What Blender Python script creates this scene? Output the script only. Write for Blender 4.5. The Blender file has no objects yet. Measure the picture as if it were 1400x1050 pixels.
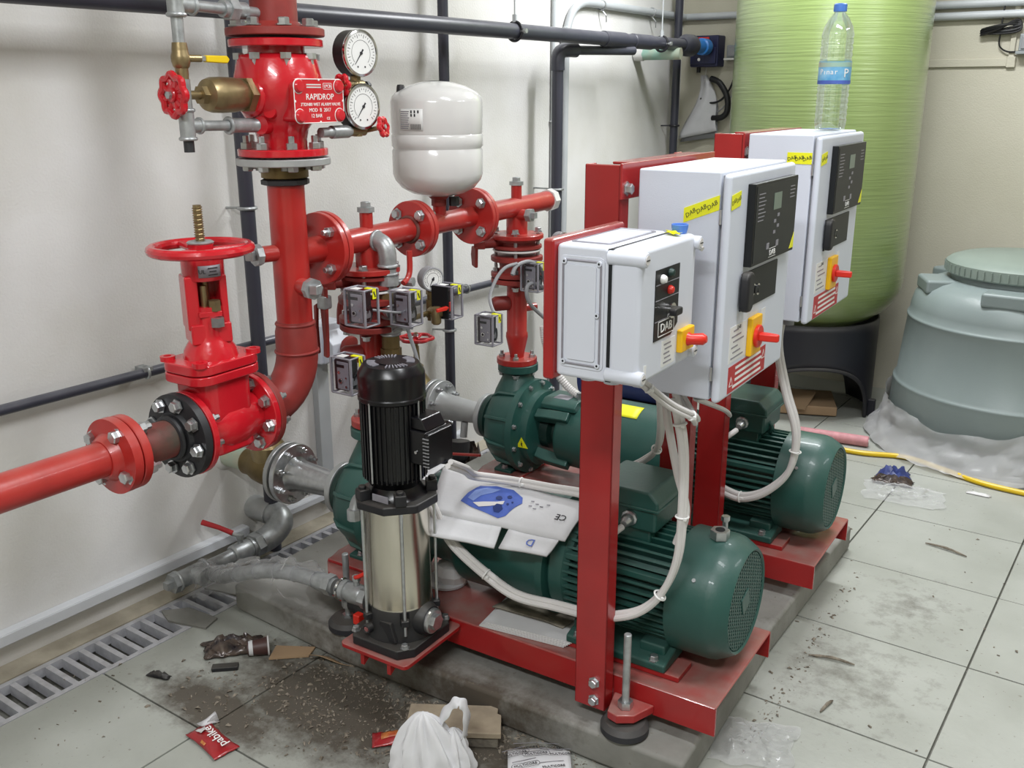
import bpy, bmesh, math, random
from mathutils import Vector, Matrix, Quaternion, noise
random.seed(7)
R = math.radians
PI = math.pi
sc = bpy.context.scene
COL = sc.collection

# ---------------------------------------------------------------- camera
F_PX, PITCH, ROLL, YAW, CAM_H = 1310.0, R(16.868), R(-.12), R(-35.367), 1.6
cam_d = bpy.data.cameras.new('camera')
cam = bpy.data.objects.new('camera', cam_d)
COL.objects.link(cam)
fw = Vector((math.sin(YAW) * math.cos(PITCH), math.cos(YAW) * math.cos(PITCH), -math.sin(PITCH)))
rt = Vector((math.cos(YAW), -math.sin(YAW), 0))
up = rt.cross(fw)
r2 = rt * math.cos(ROLL) + up * math.sin(ROLL)
u2 = -rt * math.sin(ROLL) + up * math.cos(ROLL)
cm = Matrix((r2, u2, -fw)).transposed().to_4x4()
cm.translation = Vector((0, 0, CAM_H))
cam.matrix_world = cm
cam_d.sensor_width = 36
cam_d.lens = 36 * F_PX / 1400
cam_d.clip_start = .05
sc.camera = cam

# ---------------------------------------------------------------- light and exposure
world = bpy.data.worlds.new('world')
sc.world = world
world.use_nodes = True
world.node_tree.nodes['Background'].inputs[0].default_value = (.8, .85, 1, 1)
world.node_tree.nodes['Background'].inputs[1].default_value = .3
sc.view_settings.view_transform = 'Standard'
sc.view_settings.look = 'None'
sc.view_settings.gamma = 1
sc.view_settings.use_curve_mapping = False
sc.view_settings.exposure = 0.0
ROOM = (-2.63, 2.4, -1.6, 5.44, 3.1)          # x0 x1 y0 y1 height


def tube_light(name, x, y, energy, along_y, length=1.25):
    d = bpy.data.lights.new(name, 'AREA')
    d.shape = 'RECTANGLE'
    d.size, d.size_y = .26, length
    d.energy = energy
    d.color = (.955, .975, 1.0)
    o = bpy.data.objects.new(name, d)
    o.location = (x, y, ROOM[4] - .14)
    o.rotation_euler = (0, 0, 0 if along_y else PI / 2)
    COL.objects.link(o)


LAMPS = [(-1.25, 4.15, 80, False), (-.35, 1.75, 46, False), (1.3, 3.3, 22, True), (-.35, -.55, 80, False)]
for i, a in enumerate(LAMPS):
    tube_light('ceiling_tube_lamp', *a)

# ---------------------------------------------------------------- frames
A_SK = R(2.73)                                 # pump skids stand slightly turned to the wall
P0 = Vector((-.733, 1.862, 0))
RZ = Matrix.Rotation(A_SK, 3, 'Z')


def S(u, v, z):                                # skid frame -> world
    return P0 + RZ @ Vector((u, v, z))


def W2S(x, y, z=0):
    return RZ.transposed() @ (Vector((x, y, z)) - P0)


# ---------------------------------------------------------------- materials
def lin(h):
    if isinstance(h, str):
        c = [int(h[i:i + 2], 16) / 255 for i in (0, 2, 4)]
    else:
        c = [x / 255 for x in h]
    return tuple((x / 12.92 if x <= .04045 else ((x + .055) / 1.055) ** 2.4) for x in c) + (1,)


MATS = {}


def mat(name, col, rough=.5, metal=0, var=.12, vscale=8, bump=0, bscale=60, coat=0, col2=None, spec=.5, dust=0, dustcol='9a9384'):
    m = bpy.data.materials.new(name)
    m.use_nodes = True
    nt = m.node_tree
    b = nt.nodes['Principled BSDF']
    b.inputs['Roughness'].default_value = rough
    b.inputs['Metallic'].default_value = metal
    b.inputs['Coat Weight'].default_value = coat
    b.inputs['Specular IOR Level'].default_value = spec
    c = lin(col)
    geo = nt.nodes.new('ShaderNodeNewGeometry')
    n = nt.nodes.new('ShaderNodeTexNoise')
    n.inputs['Scale'].default_value = vscale
    n.inputs['Detail'].default_value = 6
    nt.links.new(geo.outputs['Position'], n.inputs['Vector'])
    mx = nt.nodes.new('ShaderNodeMix')
    mx.data_type = 'RGBA'
    rmp = nt.nodes.new('ShaderNodeMapRange')
    rmp.inputs['From Min'].default_value = .35
    rmp.inputs['From Max'].default_value = .68
    nt.links.new(n.outputs['Fac'], rmp.inputs['Value'])
    nt.links.new(rmp.outputs['Result'], mx.inputs['Factor'])
    mx.inputs['A'].default_value = c
    mx.inputs['B'].default_value = lin(col2) if col2 else tuple(x * (1 - var) for x in c[:3]) + (1,)
    out = mx.outputs['Result']
    if dust:
        n2 = nt.nodes.new('ShaderNodeTexNoise')
        n2.inputs['Scale'].default_value = 14
        n2.inputs['Detail'].default_value = 8
        nt.links.new(geo.outputs['Position'], n2.inputs['Vector'])
        sx = nt.nodes.new('ShaderNodeSeparateXYZ')
        nt.links.new(geo.outputs['Normal'], sx.inputs[0])
        m1 = nt.nodes.new('ShaderNodeMath')
        m1.operation = 'MULTIPLY'
        nt.links.new(sx.outputs['Z'], m1.inputs[0])
        nt.links.new(n2.outputs['Fac'], m1.inputs[1])
        m2 = nt.nodes.new('ShaderNodeMath')
        m2.operation = 'MULTIPLY'
        m2.use_clamp = True
        m2.inputs[1].default_value = dust * 2
        nt.links.new(m1.outputs[0], m2.inputs[0])
        mx2 = nt.nodes.new('ShaderNodeMix')
        mx2.data_type = 'RGBA'
        nt.links.new(m2.outputs[0], mx2.inputs['Factor'])
        nt.links.new(out, mx2.inputs['A'])
        mx2.inputs['B'].default_value = lin(dustcol)
        out = mx2.outputs['Result']
    nt.links.new(out, b.inputs['Base Color'])
    if bump:
        n3 = nt.nodes.new('ShaderNodeTexNoise')
        n3.inputs['Scale'].default_value = bscale
        n3.inputs['Detail'].default_value = 4
        nt.links.new(geo.outputs['Position'], n3.inputs['Vector'])
        bp = nt.nodes.new('ShaderNodeBump')
        bp.inputs['Strength'].default_value = bump
        bp.inputs['Distance'].default_value = .01
        nt.links.new(n3.outputs['Fac'], bp.inputs['Height'])
        nt.links.new(bp.outputs['Normal'], b.inputs['Normal'])
    MATS[name] = m
    return m


def clear(name, tint=(1, 1, 1), rough=.05, fac=.85, gl=.35, haze=True):
    m = bpy.data.materials.new(name)
    m.use_nodes = True
    nt = m.node_tree
    nt.nodes.clear()
    o = nt.nodes.new('ShaderNodeOutputMaterial')
    t = nt.nodes.new('ShaderNodeBsdfTransparent')
    t.inputs[0].default_value = tint + (1,)
    p = nt.nodes.new('ShaderNodeBsdfPrincipled' if haze else 'ShaderNodeBsdfGlossy')
    p.inputs['Base Color' if haze else 'Color'].default_value = tint + (1,)
    p.inputs['Roughness'].default_value = rough
    x = nt.nodes.new('ShaderNodeMixShader')
    x.inputs[0].default_value = 1 - fac
    lw = nt.nodes.new('ShaderNodeLayerWeight')
    lw.inputs['Blend'].default_value = gl
    ad = nt.nodes.new('ShaderNodeMath')
    ad.operation = 'ADD'
    ad.use_clamp = True
    ad.inputs[1].default_value = 1 - fac
    ml = nt.nodes.new('ShaderNodeMath')
    ml.operation = 'MULTIPLY'
    ml.inputs[1].default_value = .5
    nt.links.new(lw.outputs['Fresnel'], ml.inputs[0])
    nt.links.new(ml.outputs[0], ad.inputs[0])
    nt.links.new(ad.outputs[0], x.inputs[0])
    nt.links.new(t.outputs[0], x.inputs[1])
    nt.links.new(p.outputs[0], x.inputs[2])
    nt.links.new(x.outputs[0], o.inputs[0])
    MATS[name] = m
    return m


mat('valve_red', 'c41c28', .22, coat=.4, var=.12, bump=.05, bscale=90)
mat('pipe_red', 'b02a26', .32, coat=.15, var=.2, vscale=10, bump=.04, bscale=70, dust=.12)
mat('primer_red', '8e2f2a', .5, var=.25, vscale=14, bump=.05)
mat('frame_red', 'a32122', .27, coat=.3, var=.14, bump=.05, bscale=50, dust=.72, dustcol='96716a')
mat('rusty_red', '7d3430', .6, col2='4a3f36', vscale=12, bump=.1)
mat('black_iron', '2a2a2d', .5, var=.3, bump=.08)
mat('pump_green', '214e47', .42, coat=.1, var=.15, vscale=6, bump=.05, bscale=80, dust=.16, dustcol='66776f')
mat('dark_green', '12302a', .5, var=.1)
mat('black_paint', '0d0d10', .28, var=.2)
mat('black_plastic', '1a1a1e', .5, var=.15, dust=.1)
mat('dark_gap', '060607', .8, var=.1)
mat('steel', 'd8d2c4', .2, metal=1, var=.1, vscale=5)
mat('galv', 'b2b5b6', .4, metal=.6, var=.3, vscale=40, bump=.05, bscale=200)
mat('zinc', 'c6c8ca', .3, metal=.9, var=.2, vscale=60)
mat('flange_grey', 'b4b6b6', .4, metal=.5, var=.12, vscale=20)
mat('brass', '9c8a66', .38, metal=.8, var=.25, vscale=30, bump=.04)
mat('bronze', '86734c', .45, metal=.6, col2='655636', vscale=14, bump=.05)
mat('pvc', '3a3b46', .36, var=.12, vscale=6, dust=.35, dustcol='85858c')
mat('pvc_light', '8f9497', .42, var=.1)
mat('conduit', 'b9bdc0', .45, var=.08)
mat('trunking', 'd6d9de', .4, var=.04)
mat('floor_strip', 'b3ab9a', .85, col2='8f8878', vscale=8, bump=.2)
mat('white_paint', 'd6d5d3', .18, coat=.4, var=.03)
mat('cabinet', 'cfd4df', .42, var=.03, bump=.06, bscale=400, dust=.1)
mat('box_white', 'd0d4de', .35, var=.03, dust=.06)
mat('panel_black', '17191b', .42, var=.1, spec=.3)
mat('panel_grey', '202325', .45, var=.05, spec=.3)
mat('lcd', '66786c', .3, var=.05)
mat('yellow', 'f0b90f', .4, var=.05)
mat('tape', 'e8e71c', .5, var=.06)
mat('tape_print', '3f4422', .6)
mat('switch_red', 'd22a1c', .35, var=.05)
mat('label_red', 'b3242a', .45, var=.05)
mat('white_print', 'e6e6e4', .5, var=.02)
mat('label_white', 'dededc', .5, var=.03)
mat('black_print', '222226', .6, var=.02)
mat('cable_white', 'cfccca', .45, var=.06)
mat('cable_grey', '8c8d90', .5, var=.06)
mat('cable_black', '151517', .5)
mat('dial_white', 'e2e2e0', .4, var=.02)
mat('chrome', 'd5d5d5', .15, metal=1, var=.02)
mat('switch_grey', '8d8b93', .45, var=.15, vscale=60)
mat('switch_dark', '2c2226', .5, var=.3, vscale=50)
mat('lever_yellow', 'e6c414', .4, var=.04)
mat('label_blue', '3f8fbe', .4, var=.2, vscale=18, col2='8fc0dc')
mat('cap_blue', '4f7fd0', .4, var=.05)
mat('pump_blue', '27386f', .4, var=.15)
mat('blue_union', '2b7fd0', .35, var=.1)
mat('box_blue', '23264a', .45, var=.1)
mat('aqua_pipe', '8fb3a4', .5, col2='b5b09c', vscale=9)
mat('rubber', '2c2c31', .6, var=.2, dust=.15)
mat('pink_roll', 'c98d92', .6, var=.25, vscale=30)
mat('hose_yellow', 'd9b614', .4, var=.06)
mat('tank_grey', '7d8887', .4, var=.08, vscale=4, bump=.03, bscale=120)
mat('tank_lid', '7e8a82', .45, var=.06)
mat('base_black', '25262e', .45, var=.12, dust=.1)
mat('carton', 'c9c9cb', .7, var=.08, vscale=14, bump=.08, bscale=40)
mat('carton_blue', '4a63b4', .6, var=.25, vscale=26)
mat('carton_blue_light', '7c92cc', .6, var=.1)
mat('kraft', 'ab8f70', .75, var=.1)
mat('paper', 'd3d2d2', .7, var=.06)
mat('paper_dirty', '8c8578', .8, col2='5c564b', vscale=22)
mat('plastic_white', 'd9d9dc', .45, var=.05)
mat('foil_dark', '241e22', .25, metal=.2, col2='5c4f46', vscale=30)
mat('wrapper_red', '9c1c22', .3, coat=.4, var=.2, vscale=30)
mat('wrapper_orange', 'c98b46', .4, col2='a03024', vscale=40)
mat('wrapper_blue', '38457f', .35, var=.3, vscale=40)
mat('wood', 'a99c86', .75, col2='8f8270', vscale=16, bump=.1)
mat('mortar', '7e786c', .9, col2='57514a', vscale=40, bump=.3, bscale=90)
mat('debris', '5c5348', .9, col2='938a7c', vscale=60)
mat('debris_light', '9a9388', .85, col2='7a7266', vscale=60)
mat('cup_brown', '4a2f2c', .5, var=.2)
mat('clamp_black', '24242a', .5)
mat('grate', 'bbbcc2', .5, var=.25, vscale=30, dust=.2, dustcol='8c8474')
clear('clear_cover', (.93, .93, .95), .08, .94, .2, False)
clear('film', (.97, .97, .98), .12, .88, .4)
clear('bottle_pet', (.96, .985, 1), .06, .93, .45, False)
clear('film_thin', (.98, .98, .985), .12, .955, .3)
clear('sheet', (.93, .93, .94), .25, .70, .4)


def wall_mat(name, base, dark, stain=.35):
    m = mat(name, base, .75, var=.06, vscale=2.2, col2=dark, bump=.16, bscale=130, spec=.3)
    return m


wall_mat('wall_cream', 'dfdedd', 'd0cec8')
wall_mat('wall_back', 'c1bdad', 'bab6a5')
mat('ceiling_white', 'dcdad4', .8, var=.05)
mat('trench', '77757a', .9, var=.3, vscale=20)


def floor_like(name, base, alt, dirt, rough):
    """tile / concrete with dirt patches that have a shape of their own"""
    m = mat(name, base, rough, col2=alt, vscale=3.5, bump=.12, bscale=45, spec=.4)
    nt = m.node_tree
    b = nt.nodes['Principled BSDF']
    base_out = b.inputs['Base Color'].links[0].from_socket
    geo = nt.nodes.new('ShaderNodeNewGeometry')

    def blob(x, y, rx, ry, lo=.25, hi=.62):
        mp = nt.nodes.new('ShaderNodeMapping')
        mp.inputs['Location'].default_value = (-x / rx, -y / ry, 0)
        mp.inputs['Scale'].default_value = (1 / rx, 1 / ry, 0)
        nt.links.new(geo.outputs['Position'], mp.inputs['Vector'])
        ln = nt.nodes.new('ShaderNodeVectorMath')
        ln.operation = 'LENGTH'
        nt.links.new(mp.outputs[0], ln.inputs[0])
        f = nt.nodes.new('ShaderNodeMapRange')
        f.inputs['From Min'].default_value = 1
        f.inputs['From Max'].default_value = 0
        f.inputs['To Min'].default_value = 0
        f.inputs['To Max'].default_value = 1
        nt.links.new(ln.outputs['Value'], f.inputs['Value'])
        return f.outputs[0]
    outs = [blob(*q) for q in ((-1.72, 1.56, .62, .34), (-1.35, 1.66, .5, .25), (-1.95, 1.36, .42, .16), (-.6, 2.5, .5, .6), (-.55, 3.0, .35, .5))]
    acc = outs[0]
    for k, q in enumerate(outs[1:]):
        mm = nt.nodes.new('ShaderNodeMath')
        mm.operation = 'MAXIMUM'
        if k >= 2:
            sm = nt.nodes.new('ShaderNodeMath')
            sm.operation = 'MULTIPLY'
            sm.inputs[1].default_value = .35
            nt.links.new(q, sm.inputs[0])
            q = sm.outputs[0]
        nt.links.new(acc, mm.inputs[0])
        nt.links.new(q, mm.inputs[1])
        acc = mm.outputs[0]
    n = nt.nodes.new('ShaderNodeTexNoise')
    n.inputs['Scale'].default_value = 17
    n.inputs['Detail'].default_value = 12
    n.inputs['Roughness'].default_value = .7
    nt.links.new(geo.outputs['Position'], n.inputs['Vector'])
    ad = nt.nodes.new('ShaderNodeMath')
    ad.operation = 'ADD'
    nt.links.new(acc, ad.inputs[0])
    nt.links.new(n.outputs['Fac'], ad.inputs[1])
    mr = nt.nodes.new('ShaderNodeMapRange')
    mr.inputs['From Min'].default_value = .72
    mr.inputs['From Max'].default_value = 1.14
    mr.inputs['To Max'].default_value = .95
    nt.links.new(ad.outputs[0], mr.inputs['Value'])
    mx = nt.nodes.new('ShaderNodeMix')
    mx.data_type = 'RGBA'
    nt.links.new(mr.outputs[0], mx.inputs['Factor'])
    nt.links.new(base_out, mx.inputs['A'])
    mx.inputs['B'].default_value = lin(dirt)
    # fine grime specks
    n2 = nt.nodes.new('ShaderNodeTexNoise')
    n2.inputs['Scale'].default_value = 70
    n2.inputs['Detail'].default_value = 3
    nt.links.new(geo.outputs['Position'], n2.inputs['Vector'])
    m2 = nt.nodes.new('ShaderNodeMapRange')
    m2.inputs['From Min'].default_value = .67
    m2.inputs['From Max'].default_value = .74
    m2.inputs['To Max'].default_value = .55
    nt.links.new(n2.outputs['Fac'], m2.inputs['Value'])
    mx2 = nt.nodes.new('ShaderNodeMix')
    mx2.data_type = 'RGBA'
    nt.links.new(m2.outputs[0], mx2.inputs['Factor'])
    nt.links.new(mx.outputs['Result'], mx2.inputs['A'])
    mx2.inputs['B'].default_value = lin('6a6355')
    nt.links.new(mx2.outputs['Result'], b.inputs['Base Color'])
    return m


floor_like('tile', 'a5a7a0', '989a92', '4d463d', .45)
floor_like('grout', '87867f', '77766e', '3a342c', .85)
floor_like('concrete', '9a9994', '73726c', '4f473d', .88)


def wrap_mat():
    m = mat('green_wrap', '7f9158', .32, col2='74874f', vscale=2, coat=1)
    nt = m.node_tree
    b = nt.nodes['Principled BSDF']
    geo = nt.nodes.new('ShaderNodeNewGeometry')
    mp = nt.nodes.new('ShaderNodeMapping')
    mp.inputs['Scale'].default_value = (3, 3, 90)
    nt.links.new(geo.outputs['Position'], mp.inputs['Vector'])
    n = nt.nodes.new('ShaderNodeTexNoise')
    n.inputs['Scale'].default_value = 1
    n.inputs['Detail'].default_value = 5
    nt.links.new(mp.outputs[0], n.inputs['Vector'])
    bp = nt.nodes.new('ShaderNodeBump')
    bp.inputs['Strength'].default_value = .3
    bp.inputs['Distance'].default_value = .008
    nt.links.new(n.outputs['Fac'], bp.inputs['Height'])
    nt.links.new(bp.outputs['Normal'], b.inputs['Normal'])
    nt.links.new(bp.outputs['Normal'], b.inputs['Coat Normal'])
    b.inputs['Coat Roughness'].default_value = .2


wrap_mat()


# ---------------------------------------------------------------- mesh builder
def basis(d):
    d = Vector(d).normalized()
    a = Vector((0, 0, 1)) if abs(d.z) < .95 else Vector((1, 0, 0))
    x = a.cross(d).normalized()
    return x, d.cross(x), d


def V(*a):
    return Vector(a)


X, Y, Z = V(1, 0, 0), V(0, 1, 0), V(0, 0, 1)


def spline(pts, k=6):
    pts = [Vector(p) for p in pts]
    out = []
    n = len(pts)
    for i in range(n - 1):
        p0, p1, p2, p3 = pts[max(i - 1, 0)], pts[i], pts[i + 1], pts[min(i + 2, n - 1)]
        for j in range(k):
            t = j / k
            out.append(.5 * ((2 * p1) + (p2 - p0) * t + (2 * p0 - 5 * p1 + 4 * p2 - p3) * t * t + (3 * p1 - p0 - 3 * p2 + p3) * t ** 3))
    out.append(pts[-1])
    return out


class MB:
    def __init__(s):
        s.v, s.f = [], []

    def add(s, vs, fs):
        o = len(s.v)
        s.v += [Vector(p) for p in vs]
        s.f += [[i + o for i in f] for f in fs]
        return s

    def box(s, c, d, rot=None):
        c = Vector(c)
        M = rot or Matrix.Identity(3)
        vs = [c + M @ Vector((x * d[0] / 2, y * d[1] / 2, z * d[2] / 2)) for x in (-1, 1) for y in (-1, 1) for z in (-1, 1)]
        return s.add(vs, [(0, 1, 3, 2), (4, 6, 7, 5), (0, 4, 5, 1), (2, 3, 7, 6), (0, 2, 6, 4), (1, 5, 7, 3)])

    def bb(s, a, b):
        a, b = Vector(a), Vector(b)
        return s.box((a + b) / 2, [abs(q) for q in (b - a)])

    def lathe(s, p, d, prof, n=28, caps=True):
        """prof: (radius, height along d); radius 0 closes to a point"""
        x, y, d = basis(d)
        p = Vector(p)
        vs, fs, rings = [], [], []
        for r, h in prof:
            if r < 1e-6:
                rings.append([len(vs)])
                vs.append(p + d * h)
            else:
                rings.append(list(range(len(vs), len(vs) + n)))
                vs += [p + d * h + (x * math.cos(2 * PI * k / n) + y * math.sin(2 * PI * k / n)) * r for k in range(n)]
        for a, b in zip(rings, rings[1:]):
            for k in range(n):
                k2 = (k + 1) % n
                if len(a) == 1 and len(b) == 1:
                    continue
                if len(a) == 1:
                    fs.append((a[0], b[k2], b[k]))
                elif len(b) == 1:
                    fs.append((a[k], a[k2], b[0]))
                else:
                    fs.append((a[k], a[k2], b[k2], b[k]))
        if caps and len(rings[0]) > 1:
            fs.append(tuple(reversed(rings[0])))
        if caps and len(rings[-1]) > 1:
            fs.append(tuple(rings[-1]))
        return s.add(vs, fs)

    def cyl(s, a, b, r, r1=None, n=24, ch=0):
        a, b = Vector(a), Vector(b)
        L = (b - a).length
        r1 = r if r1 is None else r1
        pr = [(r, 0), (r1, L)] if not ch else [(r - ch, 0), (r, ch), (r1, L - ch), (r1 - ch, L)]
        return s.lathe(a, b - a, pr, n)

    def hexp(s, a, b, r):
        return s.cyl(a, b, r, n=6)

    def tube(s, pts, r, n=10, cap=True, closed=False):
        pts = [Vector(p) for p in pts]
        m = len(pts)
        rr = r if isinstance(r, (list, tuple)) else [r] * m
        vs, fs = [], []
        t0 = (pts[1] - pts[0]).normalized()
        x, y, _ = basis(t0)
        prev = t0
        for i, p in enumerate(pts):
            if closed:
                t = (pts[(i + 1) % m] - pts[i - 1]).normalized()
            else:
                t = (pts[min(i + 1, m - 1)] - pts[max(i - 1, 0)]).normalized()
            q = prev.rotation_difference(t)
            x = q @ x
            x = (x - t * x.dot(t)).normalized()
            y = t.cross(x)
            prev = t
            vs += [p + (x * math.cos(2 * PI * k / n) + y * math.sin(2 * PI * k / n)) * rr[i] for k in range(n)]
        for i in range(m if closed else m - 1):
            a, b = i * n, ((i + 1) % m) * n
            for k in range(n):
                k2 = (k + 1) % n
                fs.append((a + k, a + k2, b + k2, b + k))
        if cap and not closed:
            fs.append(tuple(reversed(range(n))))
            fs.append(tuple(range((m - 1) * n, m * n)))
        return s.add(vs, fs)

    def torus(s, c, d, Rr, r, n=32, k=10):
        x, y, d = basis(d)
        return s.tube([Vector(c) + (x * math.cos(2 * PI * i / n) + y * math.sin(2 * PI * i / n)) * Rr for i in range(n)], r, k, closed=True)

    def prism(s, pts, o, ex, ey, ez):
        """2-D outline in (ex, ey), extruded by vector ez"""
        o, ex, ey, ez = Vector(o), Vector(ex), Vector(ey), Vector(ez)
        n = len(pts)
        vs = [o + ex * a + ey * b for a, b in pts] + [o + ex * a + ey * b + ez for a, b in pts]
        fs = [tuple(reversed(range(n))), tuple(range(n, 2 * n))] + [(k, (k + 1) % n, n + (k + 1) % n, n + k) for k in range(n)]
        return s.add(vs, fs)

    def grid(s, fn, nu, nv, cu=False):
        vs = [fn(i / nu, j / nv) for i in range(nu + (0 if cu else 1)) for j in range(nv + 1)]
        m = nu if cu else nu + 1
        fs = []
        for i in range(nu):
            i2 = (i + 1) % m
            for j in range(nv):
                fs.append((i * (nv + 1) + j, i2 * (nv + 1) + j, i2 * (nv + 1) + j + 1, i * (nv + 1) + j + 1))
        return s.add(vs, fs)


def make_mesh(name, mb, off=V(0, 0, 0), m=None, smooth=R(35)):
    me = bpy.data.meshes.new(name)
    me.from_pydata([tuple(p - off) for p in mb.v], [], mb.f)
    bm = bmesh.new()
    bm.from_mesh(me)
    bmesh.ops.recalc_face_normals(bm, faces=bm.faces)
    bm.to_mesh(me)
    bm.free()
    if m:
        me.materials.append(MATS[m])
    if smooth:
        me.polygons.foreach_set('use_smooth', [True] * len(me.polygons))
        me.set_sharp_from_angle(angle=smooth)
    me.update()
    return me


def tagged(o, label=None, cat=None, group=None, kind=None):
    for k, v in (('label', label), ('category', cat), ('group', group), ('kind', kind)):
        if v:
            o[k] = v
    return o


def bevel(o, w, seg=2):
    if w:
        md = o.modifiers.new('bevel', 'BEVEL')
        md.width = w
        md.segments = seg
        md.limit_method = 'ANGLE'
        md.angle_limit = R(40)
        md.harden_normals = True
    return o


def solid(o, t, off=0):
    md = o.modifiers.new('solidify', 'SOLIDIFY')
    md.thickness = t
    md.offset = off
    return o


class T:
    """a thing: an Empty at its base that parents the parts; frame 'S' skid, 'W' world"""

    def __init__(s, name, label, cat, o, frame='S', group=None):
        s.o = Vector(o)
        s.e = bpy.data.objects.new(name, None)
        s.e.empty_display_size = .05
        COL.objects.link(s.e)
        if frame == 'S':
            s.e.location = S(*s.o)
            s.e.rotation_euler = (0, 0, A_SK)
        else:
            s.e.location = s.o
        tagged(s.e, label, cat, group)

    def p(s, name, mb, m, par=None, bev=0, label=None, smooth=R(35), sol=0, kind=None):
        o = bpy.data.objects.new(name, make_mesh(name, mb, s.o, m, smooth))
        COL.objects.link(o)
        o.parent = par or s.e
        tagged(o, label, kind=kind)
        if sol:
            solid(o, sol)
        bevel(o, bev)
        return o

    def inst(s, name, me, p, d, sc_=1, par=None, spin=0):
        o = bpy.data.objects.new(name, me)
        COL.objects.link(o)
        o.parent = par or s.e
        o.location = Vector(p) - s.o
        x, y, d = basis(d)
        q = Matrix((x, y, d)).transposed() @ Matrix.Rotation(spin, 3, 'Z')
        o.rotation_euler = q.to_euler()
        o.scale = (sc_,) * 3
        return o

    def text(s, body, size, o, ex, ey, m, par=None, name='lettering', align='CENTER', sx=1, h=.0004):
        c = bpy.data.curves.new('t', 'FONT')
        c.body = body
        c.size = size
        c.align_x = align
        c.align_y = 'CENTER'
        c.extrude = h
        c.resolution_u = 2
        t = bpy.data.objects.new('t', c)
        COL.objects.link(t)
        bpy.context.view_layer.update()
        me = bpy.data.meshes.new_from_object(t)
        bpy.data.objects.remove(t)
        ex, ey = Vector(ex).normalized(), Vector(ey).normalized()
        ez = ex.cross(ey)
        M = Matrix((ex * sx, ey, ez)).transposed().to_4x4()
        M.translation = Vector(o) - s.o
        me.transform(M)
        me.materials.clear()
        me.materials.append(MATS[m])
        me.name = name
        ob = bpy.data.objects.new(name, me)
        COL.objects.link(ob)
        ob.parent = par or s.e
        return ob


def solo(name, label, cat, mb, m, o, frame='S', group=None, bev=0, sol=0, kind=None, smooth=R(35)):
    o = Vector(o)
    ob = bpy.data.objects.new(name, make_mesh(name, mb, o, m, smooth))
    COL.objects.link(ob)
    if frame == 'S':
        ob.location = S(*o)
        ob.rotation_euler = (0, 0, A_SK)
    else:
        ob.location = o
    if sol:
        solid(ob, sol)
    bevel(ob, bev)
    return tagged(ob, label, cat, group, kind)


# bolt templates: unit = across-corner radius 1
BOLT = make_mesh('bolt', MB().lathe((0, 0, -.02), Z, [(1.35, 0), (1.35, .25), (1.0, .25), (1.0, 1.1), (.85, 1.25)], 6), m='zinc')
NUT = make_mesh('nut', MB().lathe((0, 0, -.02), Z, [(1.0, 0), (1.0, .95), (.9, 1.05), (.55, 1.05), (.55, 2.1), (.45, 2.2)], 6), m='zinc')


def bolts(t, c, d, rb, n, lo, hi, s=.011, ph=0, par=None, both=True, head='lo'):
    """bolt circle around axis d at c; heads at -lo, nuts at +hi"""
    x, y, d = basis(d)
    c = Vector(c)
    for k in range(n):
        a = 2 * PI * (k + ph) / n
        q = c + (x * math.cos(a) + y * math.sin(a)) * rb
        t.inst('bolt', BOLT if head == 'lo' else NUT, q - d * lo, -d, s, par, k * .7)
        if both:
            t.inst('nut', NUT if head == 'lo' else BOLT, q + d * hi, d, s, par, k * .5)


def disc(c, d, r, th, ch=.002, n=40):
    d = Vector(d).normalized()
    return MB().cyl(Vector(c) - d * th / 2, Vector(c) + d * th / 2, r, n=n, ch=ch)


def rrect(w, h, r, k=4, x0=0, y0=0):
    out = []
    for cx, cy, a0 in ((w / 2 - r, h / 2 - r, 0), (-w / 2 + r, h / 2 - r, 90), (-w / 2 + r, -h / 2 + r, 180), (w / 2 - r, -h / 2 + r, 270)):
        for i in range(k + 1):
            a = R(a0 + 90 * i / k)
            out.append((x0 + cx + r * math.cos(a), y0 + cy + r * math.sin(a)))
    return out


def N3(p, s=1.0, seed=0):
    return noise.noise(Vector(p) * s + Vector((seed * 3.7, seed * 1.3, seed * 2.1)))

# ================================================================ THE SETTING
x0, x1, y0, y1, H = ROOM
GX0, GX1 = -2.545, -2.36                       # drain channel along the left wall
def structure(name, mb, m, label, bev=0):
    return solo(name, label, None, mb, m, (0, 0, 0), 'W', kind='structure', bev=bev)


floor = structure('floor', MB().bb((GX1, y0, -.2), (x1, y1, -.012)).bb((x0, y0, -.2), (GX0, y1, -.004)).bb((GX0, y0, -.2), (GX1, y1, -.085)), 'grout', 'dusty tiled floor with a sunken drain channel along the left wall')
structure('wall_left', MB().bb((x0 - .1, y0, -.2), (x0, y1, H)), 'wall_cream', 'cream stuccoed wall behind the red pipework')
structure('wall_back', MB().bb((x0 - .1, y1, -.2), (x1 + .1, y1 + .1, H)), 'wall_back', 'beige wall at the far end behind the tanks')
structure('wall_right', MB().bb((x1, y0, -.2), (x1 + .1, y1, H)), 'wall_back', 'plain beige wall on the side opposite the pipework')
structure('wall_front', MB().bb((x0 - .1, y0 - .1, -.2), (x1 + .1, y0, H)), 'wall_back', 'plain beige wall at the near end of the room')
structure('ceiling', MB().bb((x0 - .1, y0 - .1, H), (x1 + .1, y1 + .1, H + .1)), 'ceiling_white', 'plain white ceiling of the plant room')

structure('trim_1', MB().bb((x0, y0, -.004), (GX0 - .002, y1, .002)), 'floor_strip', 'narrow beige mortar strip between the left wall and the drain grating')
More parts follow.
